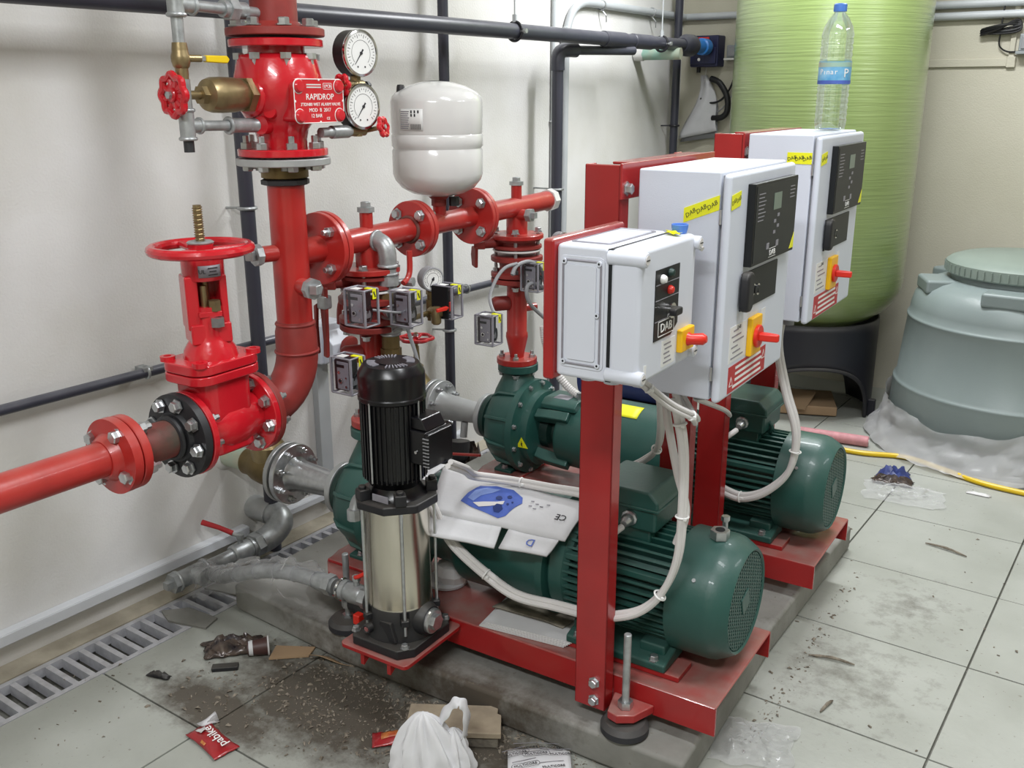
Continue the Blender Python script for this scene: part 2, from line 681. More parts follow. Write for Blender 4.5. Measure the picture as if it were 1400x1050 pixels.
# floor tiles, joints recessed
TX, TY, TX0, TY0 = .528, .489, -.325, 2.257
tile_me = {}
ix0 = -4
for i in range(ix0, 5):
    xa, xb = TX0 + i * TX, TX0 + (i + 1) * TX
    xa = max(xa, GX1)
    xb = min(xb, x1)
    if xb - xa < .05:
        continue
    for j in range(-4, 7):
        ya, yb = TY0 + j * TY, min(TY0 + (j + 1) * TY, y1)
        if yb - ya < .03:
            continue
        key = (round(xb - xa, 3), round(yb - ya, 3))
        if key not in tile_me:
            tile_me[key] = make_mesh('tile', MB().box((0, 0, -.006), (key[0] - .005, key[1] - .005, .012)), m='tile')
        o = bpy.data.objects.new('tile', tile_me[key])
        COL.objects.link(o)
        o.parent = floor
        o.location = ((xa + xb) / 2, (ya + yb) / 2, -.0012 * random.random())
        bevel(o, .0015, 1)

# plinth under the pumps
pm = MB()
pl = [(-1.605, -.05), (-1.1, -.095), (-.04, -.088), (-.06, .6), (-.035, 1.46), (-1.585, 1.46)]
pm.prism(pl, (0, 0, 0), X, Y, (0, 0, .09))
plinth = solo('concrete_plinth', 'low rough concrete plinth carrying both green pumps', 'plinth', pm, 'concrete', (-.8, .7, 0), bev=.012)

# drain grating: rails and cross bars
g = T('drain_grating', 'grey slotted drain grating along the foot of the left wall', 'grating', (GX0, .4, 0), 'W')
for xx in (GX0 + .009, GX1 - .009):
    g.p('rail', MB().bb((xx - .009, .2, -.03), (xx + .009, 4.9, -.001)), 'grate')
bar = make_mesh('bar', MB().bb((GX0 + .017 - GX0, -.0085, -.035), (GX1 - .017 - GX0, .0085, -.002)), m='grate')
yy = .42
while yy < 3.6:
    o = bpy.data.objects.new('bar', bar)
    COL.objects.link(o)
    o.parent = g.e
    o.location = (0, yy - .4, -.001 * random.random())
    yy += .0525
pts = [(GX0 + .02, 1.76), (GX0 + .09, 1.78), (GX1 + .01, 1.80), (GX1 + .01, 1.93), (GX0 + .08, 1.92), (GX0 + .03, 1.90)]
solo('mortar_spill', 'hardened mortar spilled over the drain grating beside the plinth corner', 'mortar', MB().prism(pts, (0, 0, -.001), X, Y, (0, 0, .006)), 'concrete', (GX0, 2, 0), 'W')
pts = [(GX0 + .03, 1.585), (GX0 + .10, 1.56), (GX1 + .05, 1.60), (GX1 + .03, 1.66), (GX0 + .09, 1.65)]
solo('mortar_lump', 'small flat lump of mortar bridging the near drain slots', 'mortar', MB().prism(pts, (0, 0, -.001), X, Y, (0, 0, .007)), 'concrete', (GX0, 1.6, 0), 'W')

# cable trunking low on the left wall
t = T('cable_trunking', 'pale grey square cable trunking low along the left wall', 'trunking', (x0, .4, .08), 'W')
t.p('body', MB().bb((x0, .2, .076), (x0 + .034, 2.02, .114)), 'trunking', bev=.002)
t.p('lid', MB().bb((x0 + .0335, .2, .079), (x0 + .037, 2.02, .111)), 'trunking', bev=.001)
t = T('cable_trunking', 'pale grey trunking on the wall behind the zinc pipe flanges', 'trunking', (x0, 2.2, .08), 'W')
t.p('body', MB().bb((x0, 2.14, .078), (x0 + .03, 3.3, .106)), 'trunking', bev=.002)
t.p('lid', MB().bb((x0 + .0295, 2.14, .081), (x0 + .033, 3.3, .103)), 'trunking', bev=.001)


# dark slabs added out of view so the polished barrel reflects dark bands
d1 = structure('reflected_panel_1', MB().bb((-1.7, y0, 0), (-.75, y0 + .04, 2.1)), 'base_black', 'dark slab added on the unseen near wall for reflections', bev=.004)
structure('reflected_panel_2', MB().bb((x1 - .04, .6, 0), (x1, 1.6, 2.1)), 'base_black', 'dark slab added on the unseen right wall for reflections', bev=.004)


# ================================================================ WALL PIPES
def clampring(t, c, d, r, wall=None, m='galv'):
    t.p('clamp', MB().torus(c, d, r + .004, .006, 24, 8), m)
    if wall is not None:
        t.p('clamp_bolt', MB().cyl(c, wall, .004, n=8), m)


def vpipe(label, x, y, r, z0, z1, clamps, cm_='galv'):
    t = T('vertical_pipe', label, 'pipe', (x, y, z0), 'W')
    t.p('pipe', MB().cyl((x, y, z0), (x, y, z1), r, n=24), 'pvc')
    for cz in clamps:
        clampring(t, (x, y, cz), Z, r, (x0, y - .03, cz), cm_)
    return t


vpipe('dark grey vertical pipe behind the red gate valve', -2.56, 2.1, .0245, .0, H, (1.24,))
vpipe('dark grey vertical pipe behind the white pressure vessel', -2.56, 3.14, .0215, .0, H, (.62,))
vpipe('slim dark grey vertical pipe in the far left corner', -2.56, 5.235, .0225, .0, H, (1.42,), 'clamp_black')

t = T('drop_pipe', 'dark grey pipe dropping from an elbow beside the rear riser', 'pipe', (-2.5, 3.89, 0), 'W')
t.p('pipe', MB().cyl((-2.5, 3.89, .03), (-2.5, 3.89, 1.72), .026), 'pvc')
t.p('elbow', MB().tube(spline([(-2.5, 3.89, 1.70), (-2.5, 3.89, 1.755), (-2.495, 3.905, 1.782), (-2.48, 3.94, 1.79), (-2.465, 3.99, 1.79)], 5), .032, 16), 'pvc')
t.p('branch_pipe', MB().cyl((-2.468, 3.97, 1.79), (-2.40, 4.42, 1.80), .021), 'pvc')
t.p('side_pipe', MB().cyl((-2.5, 3.89, .64), (-2.28, 3.70, .64), .022).cyl((-2.5, 3.89, .60), (-2.5, 3.89, .68), .034), 'pvc', label='grey horizontal stub low on the pipe')
clampring(t, (-2.5, 3.89, 1.165), Z, .026, (x0, 3.89, 1.165))

BX, BZ = -2.41, 1.838
t = T('main_pipe', 'long dark grey horizontal pipe hanging below the ceiling', 'pipe', (BX, 2, BZ), 'W')
t.p('pipe', MB().cyl((BX, -1.2, BZ - .004), (BX, 5.02, BZ + .01), .031, n=28), 'pvc')
for ya, yb in ((4.14, 4.34), (4.42, 4.62)):
    t.p('sleeve', MB().cyl((BX, ya, BZ + .008), (BX, yb, BZ + .008), .0355, ch=.003), 'pvc')
for yc in (3.42, 4.74):
    c = V(BX, yc, BZ + .006)
    t.p('pipe_hanger', MB().torus(c, Y, .037, .006, 28, 8), 'clamp_black')
    t.p('threaded_rod', MB().cyl(c + Z * .04, (BX, yc, H), .0035, n=8).hexp(c + Z * .035, c + Z * .065, .01), 'conduit')
    t.p('hanger_screw', MB().cyl(c + V(.03, 0, 0), c + V(.055, 0, 0), .006, n=8).hexp(c + V(.05, -.0, 0), c + V(.06, 0, 0), .01), 'galv')
t.p('union', MB().lathe((BX, 4.98, BZ + .01), Y, [(.036, 0), (.05, .02), (.058, .05), (.058, .11), (.05, .13), (.042, .15)], 20), 'pvc')
t = T('ball_valve', 'blue union of the valve between dark pipe and blue box', 'valve', (BX, 5.12, BZ), 'W')
t.p('body', MB().lathe((BX, 5.10, BZ + .01), Y, [(.03, 0), (.036, .03), (.036, .12), (.045, .125), (.045, .18), (.03, .2)], 20), 'blue_union')
t.p('end_collar', MB().cyl((BX - .002, 5.24, BZ + .01), (BX - .002, 5.3, BZ + .01), .042), 'pvc')

t = T('wall_pipe', 'slim dark pipe running level along the left wall', 'pipe', (-2.59, 2, .765), 'W')
t.p('pipe', MB().cyl((-2.59, -.8, .772), (-2.59, 3.86, .768), .0155, n=16), 'pvc')
for yc in (1.68, 3.3):
    t.p('pipe_clip', MB().box((-2.6, yc, .782), (.05, .03, .012)).torus((-2.59, yc, .771), Y, .018, .005, 16, 6), 'galv')

# green-white stub through the wall with its shadow
t = T('wall_stub', 'pale green stub pipe poking from the left wall near the corner', 'pipe', (x0, 4.9, 1.8), 'W')
t.p('pipe', MB().cyl((x0, 4.86, 1.8), (-2.37, 4.89, 1.8), .03), 'aqua_pipe')
t.p('end_cap', MB().cyl((x0, 4.86, 1.8), (x0 + .05, 4.87, 1.8), .034), 'white_paint')

# conduits
CX = x0 + .022
t = T('conduit', 'light grey conduit bending down the left wall near the corner', 'conduit', (CX, 4.1, 1.0), 'W')
t.p('pipe', MB().tube([(CX, 4.10, 0)] + spline([(CX, 4.12, 1.0), (CX, 4.125, 1.80), (CX, 4.14, 1.90), (CX, 4.19, 1.98), (CX, 4.28, 2.02), (CX, 4.42, 2.025)], 5) + [(CX, 5.41, 2.02)], .0195, 14), 'conduit')
for yc in (4.46, 5.0):
    t.p('wire_clip', MB().torus((CX, yc, 2.022), Y, .022, .004, 18, 6).tube([(CX, yc, 2.0), (CX + .02, yc + .01, 1.975), (CX + .01, yc + .03, 1.945)], .003, 6), 'galv')
t.p('coupling', MB().cyl((CX, 4.125, 1.82), (CX, 4.125, 1.90), .0225), 'conduit')
t = T('conduit', 'thin cream conduit just left of the light grey conduit', 'conduit', (x0 + .01, 4.05, .9), 'W')
t.p('pipe', MB().cyl((x0 + .011, 4.03, 0), (x0 + .011, 4.035, H), .010, n=12), 'conduit')
t.p('clip', MB().torus((x0 + .011, 4.033, 1.47), Z, .013, .005, 14, 6), 'conduit')
for zc, lab in ((2.006, 'upper light grey conduit along the back wall'), (1.962, 'lower light grey conduit along the back wall')):
    t = T('conduit', lab, 'conduit', (0, y1 - .03, zc), 'W')
    t.p('pipe', MB().cyl((x0 + .02 if zc > 2 else -2.1, y1 - .024, zc + (.014 if zc > 2 else 0)), (x1, y1 - .024, zc + .002), .019, n=14), 'conduit')
    for xc in (-2.05, -.2):
        t.p('clip', MB().torus((xc, y1 - .024, zc + (.01 if zc > 2 else 0)), X, .0225, .005, 16, 6), 'galv')
t = T('wall_trunking', 'flat cream cable trunking on the back wall beside the green tank', 'trunking', (-1, y1, 1.74), 'W')
t.p('body', MB().bb((-1.35, y1 - .014, 1.722), (-.86, y1, 1.760)).bb((-.88, y1 - .013, 1.76), (-.855, y1, 2.4)), 'wall_back', bev=.003)
t.p('end_piece', MB().bb((-.885, y1 - .018, 1.716), (-.845, y1, 1.768)), 'wall_back', bev=.004)

# control box on the back wall
bx, bz = -2.445, 1.828
t = T('valve_actuator', 'dark blue box on the back wall at the end of the grey pipe', 'actuator', (bx, y1, bz), 'W')
t.p('body', MB().bb((bx - .085, y1 - .10, bz - .085), (bx + .085, y1, bz + .085)), 'box_blue', bev=.008)
t.p('cover', MB().bb((bx - .078, y1 - .115, bz - .07), (bx + .078, y1 - .098, bz + .02)), 'box_blue', bev=.005)
t.p('red_dial', MB().bb((bx - .05, y1 - .108, bz + .04), (bx + .03, y1 - .099, bz + .075)), 'switch_red', bev=.003, label='small red plate')
t.p('screw', MB().cyl((bx - .02, y1 - .12, bz - .045), (bx - .02, y1 - .112, bz - .045), .009, n=10), 'chrome')
t.p('cable_gland', MB().cyl((bx - .05, y1 - .05, bz - .085), (bx - .05, y1 - .05, bz - .115), .012, n=10), 'black_plastic')
sx_ = -2.285
t = T('socket_box', 'small grey socket box beside the green tank edge', 'socket', (sx_, y1, 1.8), 'W')
t.p('body', MB().bb((sx_ - .045, y1 - .05, 1.79), (sx_ + .045, y1, 1.86)), 'pvc_light', bev=.006)
t.p('cover', MB().bb((sx_ - .035, y1 - .056, 1.798), (sx_ + .035, y1 - .049, 1.85)), 'cable_grey', bev=.004)
t.p('ledge', MB().bb((sx_ - .055, y1 - .065, 1.778), (sx_ + .05, y1, 1.79)), 'white_paint', bev=.003)
t.p('cord', MB().tube(spline([(sx_ + .01, y1 - .03, 1.78), (sx_ + .0, y1 - .04, 1.66), (sx_ - .06, y1 - .03, 1.57), (sx_ - .13, y1 - .03, 1.545), (sx_ - .2, y1 - .025, 1.57)], 6), .006, 8), 'cable_black', label='black cord drooping below')
t.p('thin_cord', MB().tube(spline([(sx_ + .02, y1 - .03, 1.78), (sx_ + .01, y1 - .03, 1.62), (sx_ - .08, y1 - .025, 1.5), (sx_ - .2, y1 - .02, 1.47)], 6), .0035, 8), 'cable_grey', label='thin grey cord')
t = T('hose_loop', 'black curved rubber hose hanging below the blue box', 'hose', (-2.34, y1, 1.5), 'W')
t.p('hose', MB().tube(spline([(-2.42, y1 - .04, 1.68), (-2.36, y1 - .05, 1.655), (-2.31, y1 - .05, 1.58), (-2.305, y1 - .05, 1.5), (-2.34, y1 - .045, 1.465), (-2.40, y1 - .03, 1.46)], 6), .017, 12), 'cable_black')


def paper_fn(a, b):
    # hanging folded sheets, fixed at the top
    w = .02 + .10 * b
    x = -2.475 + (a - .55) * 2 * w + .03 * b + .02 * math.sin(5 * b)
    return V(x, y1 - .012 - .045 * b + .012 * math.sin(a * 6 + b * 4), 1.70 - .31 * b - .05 * b * (1 - a))


t = T('hanging_papers', 'grey folded papers hanging on the back wall below the blue box', 'paper', (-2.47, y1, 1.68), 'W')
t.p('sheet', MB().grid(paper_fn, 10, 14), 'carton', sol=.002)
t.p('string', MB().tube([(-2.47, y1 - .02, 1.66), (-2.46, y1 - .015, 1.75)], .002, 6), 'cable_white')
t.p('inner_sheet', MB().grid(lambda a, b: paper_fn(a, b) + V(.006, .018, -.02 - .015 * a), 8, 10), 'cable_grey', sol=.002)

# things on the right of the back wall
kx = -.925
t = T('cable_coil', 'small black bundled cable hanging on the back wall', 'cable', (kx, y1 - .03, 1.9), 'W')
cp = []
for k in range(5):
    dz = .012 * math.sin(k * 2.1)
    cp += [(kx - .09, y1 - .03, 1.88 + dz), (kx, y1 - .04 - .004 * k, 1.905 + dz * .6), (kx + .07, y1 - .03, 1.925 - dz), (kx + .085, y1 - .03, 1.90 + dz), (kx + .02, y1 - .035, 1.885 + dz)]
t.p('coil', MB().tube(spline(cp, 5), .006, 7), 'cable_black')
t.p('drop_cord', MB().tube(spline([(kx + .005, y1 - .03, H), (kx + .01, y1 - .03, 2.3), (kx + .0, y1 - .03, 1.92)], 4), .004, 7), 'cable_black')
t.p('lower_cord', MB().tube(spline([(kx + .0, y1 - .03, 1.88), (kx + .0, y1 - .02, 1.82), (kx + .04, y1 - .02, 1.79), (kx + .1, y1 - .02, 1.79)], 5), .004, 7), 'cable_black')
t = T('outlet_box', 'grey outlet box on the back wall at the right picture edge', 'socket', (-.8, y1, 1.8), 'W')
t.p('body', MB().bb((-.835, y1 - .05, 1.79), (-.74, y1, 1.87)), 'pvc_light', bev=.006)
t.p('cover', MB().bb((-.825, y1 - .056, 1.80), (-.75, y1 - .049, 1.86)), 'cable_grey', bev=.004)
t.p('ledge', MB().bb((-.845, y1 - .06, 1.776), (-.73, y1, 1.79)), 'pvc_light', bev=.003)

# white socket with red plug and trunking under it (left wall, behind the main riser)
wy = 2.43
t = T('wall_socket', 'white industrial socket with red cover behind the main riser', 'socket', (x0, wy, .7), 'W')
t.p('body', MB().bb((x0, wy - .06, .64), (x0 + .085, wy + .075, .79)), 'cabinet', bev=.008)
t.p('inclined_face', MB().prism([(0, .64), (.05, .66), (.05, .72), (0, .765)], (x0 + .083, wy - .045, 0), X, Z, (0, .1, 0)), 'cabinet', bev=.004)
t.p('red_cover', MB().lathe((x0 + .12, wy + .035, .70), (.85, .1, -.25), [(.04, 0), (.045, .01), (.045, .022), (.03, .03)], 24), 'primer_red', label='round red flap')
t.p('duct', MB().bb((x0, wy - .035, .06), (x0 + .03, wy + .025, .64)), 'conduit', bev=.003)
t = T('wire_bundle', 'red plug lead hanging by the wall socket', 'cable', (x0 + .1, wy, .8), 'W')
for k, (dy, zz) in enumerate(((.0, .79), (.035, .80))):
    t.p('lead', MB().tube(spline([(x0 + .16, wy + .045 + dy * .5, 1.0), (x0 + .15, wy + .03 + dy, .93), (x0 + .13, wy + .01 + dy, .86), (x0 + .12, wy + .012 + dy, zz)], 5), .012, 10), 'primer_red')

# ================================================================ TANKS
tx, ty, tr = -1.585, 4.9, .452
t = T('filter_vessel', 'tall green filter vessel wrapped in shiny film', 'tank', (tx, ty, 0), 'W')
prof = [(0, .425)] + [(tr * math.sin(R(a)), .70 - .275 * math.cos(R(a))) for a in (15, 30, 45, 58, 70, 80, 90)] + [(tr, 2.45), (tr * .8, 2.65), (.1, 2.78), (0, 2.79)]
t.p('shell', MB().lathe((tx, ty, 0), Z, prof, 72), 'green_wrap', smooth=R(60))
BR = .357
ac = math.atan2(0 - ty, 0 - tx) + .20          # arch faces the room
m_ = MB()
NB = 96


def zlow(a):
    d = (a - ac + PI / 2) % PI - PI / 2
    s_ = BR * math.sin(d)
    if abs(d) < .95:
        k = abs(d) / .95
        return .29 * math.sqrt(max(0, 1 - k ** 2.2))
    return 0


def base_fn(a, b):
    th = ac + 2 * PI * a
    zl = zlow(th)
    return V(tx + BR * math.cos(th), ty + BR * math.sin(th), zl + (.505 - zl) * b)


t.p('skirt', MB().grid(base_fn, NB, 6, cu=True), 'base_black', sol=.012, smooth=R(60))
rim = [V(tx + (BR + .004) * math.cos(ac + d), ty + (BR + .004) * math.sin(ac + d), max(.004, zlow(ac + d))) for d in [(-.95 + 1.9 * k / 40) for k in range(41)]]
t.p('arch_rim', MB().tube(rim, .010, 8), 'rubber')
t.p('foot_lug', MB().box((tx + .372 * math.cos(ac + 1.08), ty + .372 * math.sin(ac + 1.08), .045), (.045, .035, .09), Matrix.Rotation(ac + 1.08, 3, 'Z')), 'base_black', bev=.006)
t = T('carton_scrap', 'flattened brown carton lying inside the black tank skirt', 'carton', (tx, ty - .05, 0), 'W')
t.p('sheet', MB().box((tx + .02, ty - .06, .03), (.36, .3, .05), Matrix.Rotation(.4, 3, 'Z')), 'kraft', bev=.006)
t.p('flap', MB().box((tx - .02, ty - .15, .07), (.26, .16, .006), Matrix.Rotation(.35, 3, 'X')), 'kraft')

gx, gy = -.575, 4.86
t = T('storage_tank', 'squat grey plastic water tank with a round screw lid', 'tank', (gx, gy, 0), 'W')
prof = [(0, 0), (.53, 0), (.535, .02), (.522, .27), (.524, .295), (.510, .31), (.488, .585), (.494, .605), (.482, .618), (.480, .65), (.468, .70), (.44, .74), (.40, .765), (.34, .785), (0, .79)]
t.p('body', MB().lathe((gx, gy, 0), Z, prof, 80), 'tank_grey', smooth=R(40), bev=.006)
for a in (150, 205, 268, 330, 40, 95):
    rot = Matrix.Rotation(R(a), 3, 'Z')
    c = V(gx, gy, .755) + rot @ V(.39, 0, 0)
    t.p('lug', MB().box(c, (.13, .20, .065), rot), 'tank_grey', bev=.014)
t.p('neck', MB().cyl((gx, gy, .775), (gx, gy, .815), .325, n=56), 'tank_grey')
t.p('lid', MB().lathe((gx, gy, .812), Z, [(.345, 0), (.35, .006), (.35, .05), (.335, .062), (.30, .075), (.15, .082), (0, .084)], 64), 'tank_lid')
lr = make_mesh('lid_rib', MB().box((0, 0, 0), (.006, .008, .036)), m='tank_lid')
for k in range(64):
    a = 2 * PI * k / 64
    t.inst('lid_rib', lr, V(gx, gy, .838) + V(math.cos(a), math.sin(a), 0) * .352, Z, 1, None, a)


def sheet_fn(a, b):
    th = R(150) + R(215) * a
    n = .6 * N3((math.cos(th) * 2, math.sin(th) * 2, b * 1.5), 2.2, 4)
    n2 = N3((math.cos(th) * 7, math.sin(th) * 7, b * 4), 2, 9)
    top = .205 + .05 * N3((th * 2, 1, 1), 1.5) - .07 * max(0, math.cos(th - R(250))) ** 8
    r = .548 + .075 * (1 - b) ** 2.5 + .03 * n + .014 * n2
    return V(gx + r * math.cos(th), gy + r * math.sin(th), .012 + top * b + .018 * n2 * (1 - b))


solo('plastic_sheet', 'crumpled translucent plastic sheet around the foot of the grey tank', 'sheet', MB().grid(sheet_fn, 90, 9), 'sheet', (gx, gy - .6, 0), 'W', smooth=R(80))
t = T('yellow_hose', 'thin yellow hose lying on the tiles before the grey tank', 'hose', (-.8, 4.4, 0), 'W')
t.p('hose', MB().tube(spline([(-1.75, 4.2, .012), (-1.35, 4.28, .012), (-1.086, 4.30, .012), (-.9, 4.36, .012), (-.72, 4.30, .012), (-.5, 4.22, .012), (-.1, 4.24, .012), (.5, 4.4, .012)], 8), .0115, 10), 'hose_yellow')
t = T('pink_roll', 'dusty pink rolled tube behind the rear motor', 'roll', (-1.15, 4.40, .022), 'W')
t.p('outer', MB().cyl((-1.42, 4.38, .026), (-1.085, 4.43, .026), .026, n=18, ch=.004), 'pink_roll')
t.p('core', MB().cyl((-1.0855, 4.43, .026), (-1.083, 4.4305, .026), .012, n=12), 'cable_white')

# ================================================================ PUMP SKIDS  (u, v, z in the skid frame)
ZT, ZA = .209, .392                            # top of the red channel, pump axis


def skid(dv, dz, front):
    """red channel base"""
    nm = 'front' if front else 'rear'
    t = T('pump_base', 'red steel channel base under the %s green pump' % ('nearer' if front else 'farther'), 'base', (-.65, .2 + dv, .09))
    o2 = [(0, 0), (0, .405), (-1.18, .405)] + [(-1.18 - .14 * math.sin(R(a)), .265 + .14 * math.cos(R(a))) for a in (30, 60, 90)] + [(-1.18 - .14 * math.sin(R(a)), .14 + .14 * math.cos(R(a))) for a in (90, 120, 150, 180)]
    t.p('top_plate', MB().prism(o2, (0, dv, ZT - .008 + dz), X, Y, (0, 0, .008)), 'frame_red', bev=.005)
    # skirt: follows the outline except the open right end
    m_ = MB()
    pth = [o2[0]] + list(reversed(o2[2:])) + [o2[1]]
    for a, b in zip(pth, pth[1:]):
        d = V(b[0] - a[0], b[1] - a[1], 0)
        n = V(-d.y, d.x, 0).normalized() * .007
        m_.prism([(0, 0), (d.length, 0), (d.length, -.007), (0, -.007)], (a[0], a[1] + dv, .13 + dz), d.normalized(), V(-d.y, d.x, 0).normalized(), (0, 0, ZT - .005 - .13))
    t.p('side_flange', m_, 'frame_red', smooth=R(35))
    for vv in (.045, .275):
        t.p('motor_pad', MB().bb((-.56, vv + dv, ZT + dz), (-.115, vv + .085 + dv, ZT + .016 + dz)), 'frame_red', bev=.003)
    t.p('pump_pad', MB().bb((-1.29, .06 + dv, ZT + dz), (-1.12, .34 + dv, ZT + .012 + dz)), 'frame_red', bev=.003)
    for uu in (-.21, -1.18):
        for vv, sg in ((0, -1), (.405, 1)):
            if uu == -1.18 and sg == -1 and front:
                continue
            t.p('foot_bracket', MB().prism([(-.055, 0), (.055, 0), (.03, .065), (-.005, .088), (-.035, .08)], (uu, vv + dv, .135 + dz), X, Y * sg, (0, 0, .024)), 'frame_red', bev=.004)
    return t


def level_foot(u, v, dz, label, top=.36):
    t = T('leveling_foot', label, 'foot', (u, v, .09))
    t.p('rubber_pad', MB().lathe((u, v, .09), Z, [(.052, 0), (.06, .006), (.06, .022), (.05, .034), (.02, .037), (0, .037)], 36), 'rubber')
    t.p('threaded_rod', MB().cyl((u, v, .12), (u, v, top), .0095, n=14, ch=.002), 'galv')
    t.p('nut', MB().hexp((u, v, .160 + dz), (u, v, .178 + dz), .019), 'zinc')
    t.p('nut', MB().hexp((u, v, .135 + dz - .012), (u, v, .135 + dz), .018), 'zinc')


RDV, RDZ = .815, .012
skid(0, 0, True)
skid(RDV, RDZ, False)
level_foot(-.213, -.045, 0, 'black rubber levelling foot with tall rod at the near plinth corner', .362)
level_foot(-1.115, -.045, 0, 'levelling foot whose zinc rod stands behind the steel jockey pump', .33)
level_foot(-.213, RDV - .045, RDZ, 'levelling foot hidden beside the farther red base', .25)
level_foot(-1.13, RDV - .04, RDZ, 'levelling foot with grey rod beside the rear pump casing', .285)

RAD_COVER = .160


def gear(r0, r1, n, duty=.42, skip=None):
    pts = []
    for k in range(n):
        a0 = 2 * PI * k / n
        w = 2 * PI / n
        rr = r1 if not (skip and skip(a0)) else r0 + .004
        for f, r in ((0, r0), (1 - duty, r0), (1 - duty + .06, rr), (.94, rr)):
            a = a0 + w * f
            pts.append((r * math.cos(a), r * math.sin(a)))
    return pts


def pump(dv, dz, front):
    pos = 'nearer' if front else 'farther'
    v0 = .203 + dv
    za = ZA + dz
    A = lambda u, dv_=0, dz_=0: V(u, v0 + dv_, za + dz_)
    t = T('end_suction_pump', 'green electric pump set on the %s red base, round grille at its end' % pos, 'pump', (-.65, v0, ZT + dz))
    U = X
    G = 'pump_green'
    # --- motor
    t.p('motor_body', MB().prism([(a, b) for a, b in gear(.122, .150, 44)], A(-.455), Y, Z, (.31, 0, 0)), G, smooth=0)
    t.p('end_shield', MB().lathe(A(-.50), U, [(.09, -.01), (.145, 0), (.152, .008), (.152, .045), (.14, .06)], 48), G)
    t.p('fan_cover', MB().lathe(A(-.165), U, [(RAD_COVER - .004, .0), (RAD_COVER, .002), (RAD_COVER, .098), (.157, .115), (.148, .133), (.138, .150), (.132, .156), (.127, .152), (.127, .140), (.0, .139)], 64), G, smooth=R(38))
    gm = MB()
    rg = .124
    st = .0118
    rot = Matrix.Rotation(R(20), 3, 'X')
    n = int(rg / st)
    for ax in range(2):
        for k in range(-n, n + 1):
            q = k * st
            L = math.sqrt(max(0, rg * rg - q * q))
            c = rot @ (V(0, q, 0) if ax else V(0, 0, q))
            gm.box(A(-.165 + .150 + (.0005 if ax else 0)) + c, (.003, .0048 if ax else 2 * L, 2 * L if ax else .0048), rot)
    gr = t.p('grille', gm, G, smooth=0, kind='stuff')
    t.p('grille_backing', MB().cyl(A(-.030), A(-.0255), .125, n=48), 'dark_gap')
    t.p('grille_plate', MB().box(A(-.0125), (.004, .05, .05), rot), G, bev=.002, label='square blank plate in the grille centre')
    for a in (35, 145, 255, 325):
        t.p('screw', MB().cyl(A(-.10) + V(0, math.cos(R(a)), math.sin(R(a))) * .158, A(-.10) + V(0, math.cos(R(a)), math.sin(R(a))) * .1635, .005, n=10), 'zinc')
    # feet
    for sg in (-1, 1):
        t.p('motor_foot', MB().prism([(.055, -.12), (.125, -.135), (.165, -.145), (.165, -.167), (.045, -.167)], A(-.43), Y * sg, Z, (.28, 0, 0)).box(A(-.20, sg * .105, -.135), (.07, .055, .045)).box(A(-.39, sg * .105, -.135), (.07, .055, .045)), G, bev=.006)
        for uu in (-.185, -.40):
            t.inst('bolt', BOLT, A(uu, sg * .150, -.144), Z, .011)
    # flat pad along the upper fins and terminal box
    t.p('box_seat', MB().bb(A(-.40, -.07, .10), A(-.245, .07, .165)), G, bev=.006)
    tb = t.p('terminal_box', MB().bb(A(-.41, -.085, .160), A(-.225, .085, .222)), G, bev=.008)
    lid = [(-.088, 0), (.088, 0), (.088, .024), (.055, .052), (-.055, .052), (-.088, .024)]
    t.p('terminal_lid', MB().prism([(-.1, 0), (.1, 0), (.1, .022), (.075, .047), (-.075, .047), (-.1, .022)], A(-.318, 0, .222) - Y * .091, X, Z, (0, .182, 0)), G, tb, bev=.007)
    t.p('lip', MB().bb(A(-.420, -.094, .219), A(-.215, .094, .227)), G, tb, bev=.003)
    for sgu in (-.39, -.245):
        t.p('lid_screw', MB().cyl(A(sgu, -.078, .232), A(sgu, -.078, .246), .008, n=10), 'dark_green', tb)
    for uu in (-.365, -.295):
        t.p('cable_gland', MB().lathe(A(uu, -.085, .192), (0, -1, -.15), [(.021, 0), (.021, .006), (.016, .008), (.016, .02), (.013, .028), (.009, .036)], 10), 'zinc', tb)
    t.p('cooling_rail', MB().bb(A(-.45, -.140, .058), A(-.15, -.118, .075)), G, bev=.003)
    # --- lantern / bearing frame
    t.p('lantern_housing', MB().lathe(A(-.98), U, [(.075, -.005), (.108, 0), (.118, .012), (.121, .11), (.128, .14), (.154, .175), (.156, .185), (.156, .45), (.168, .455), (.168, .475), (.14, .48)], 64), G, smooth=R(40))
    for a in (0, 90, 180, 270):
        th = R(a + 45)
        w = V(0, math.cos(th), math.sin(th))
        sd = U.cross(w)
        t.p('bracket_arm', MB().prism([(0, .085), (.14, .10), (.14, .14), (.05, .135), (0, .125)], A(-1.065) - sd * .018, U, w, sd * .036), G, bev=.005)
    t.p('bearing_hub', MB().lathe(A(-1.08), U, [(.07, 0), (.07, .05), (.05, .06), (.05, .16)], 32), 'dark_green')
    t.p('top_saddle', MB().prism([(-.075, 0), (.075, 0), (.075, .018), (.05, .035), (-.05, .035), (-.075, .018)], A(-1.05, 0, .105), Y, Z, (.14, 0, 0)), G, bev=.004)
    t.p('data_plate', MB().box(A(-.985, -.02, .1405), (.06, .05, .002)), 'switch_grey', bev=.0005)
    t.p('saddle_bolt', MB().hexp(A(-.925, -.01, .135), A(-.925, -.01, .165), .012), 'zinc')
    t.p('drop_foot', MB().prism([(-.05, -.10), (.05, -.10), (.07, -.183), (-.07, -.183)], A(-.66), Y, Z, (.05, 0, 0)), G, bev=.004)
    # --- wet end
    t.p('casing_cover', MB().lathe(A(-1.145), U, [(.14, 0), (.178, .002), (.178, .028), (.150, .034), (.140, .040), (.140, .070), (.10, .082)], 64), G, smooth=R(40))
    bolts(t, A(-1.12), U, .163, 12, -.004, .003, .0085, .5, both=False, head='hi')
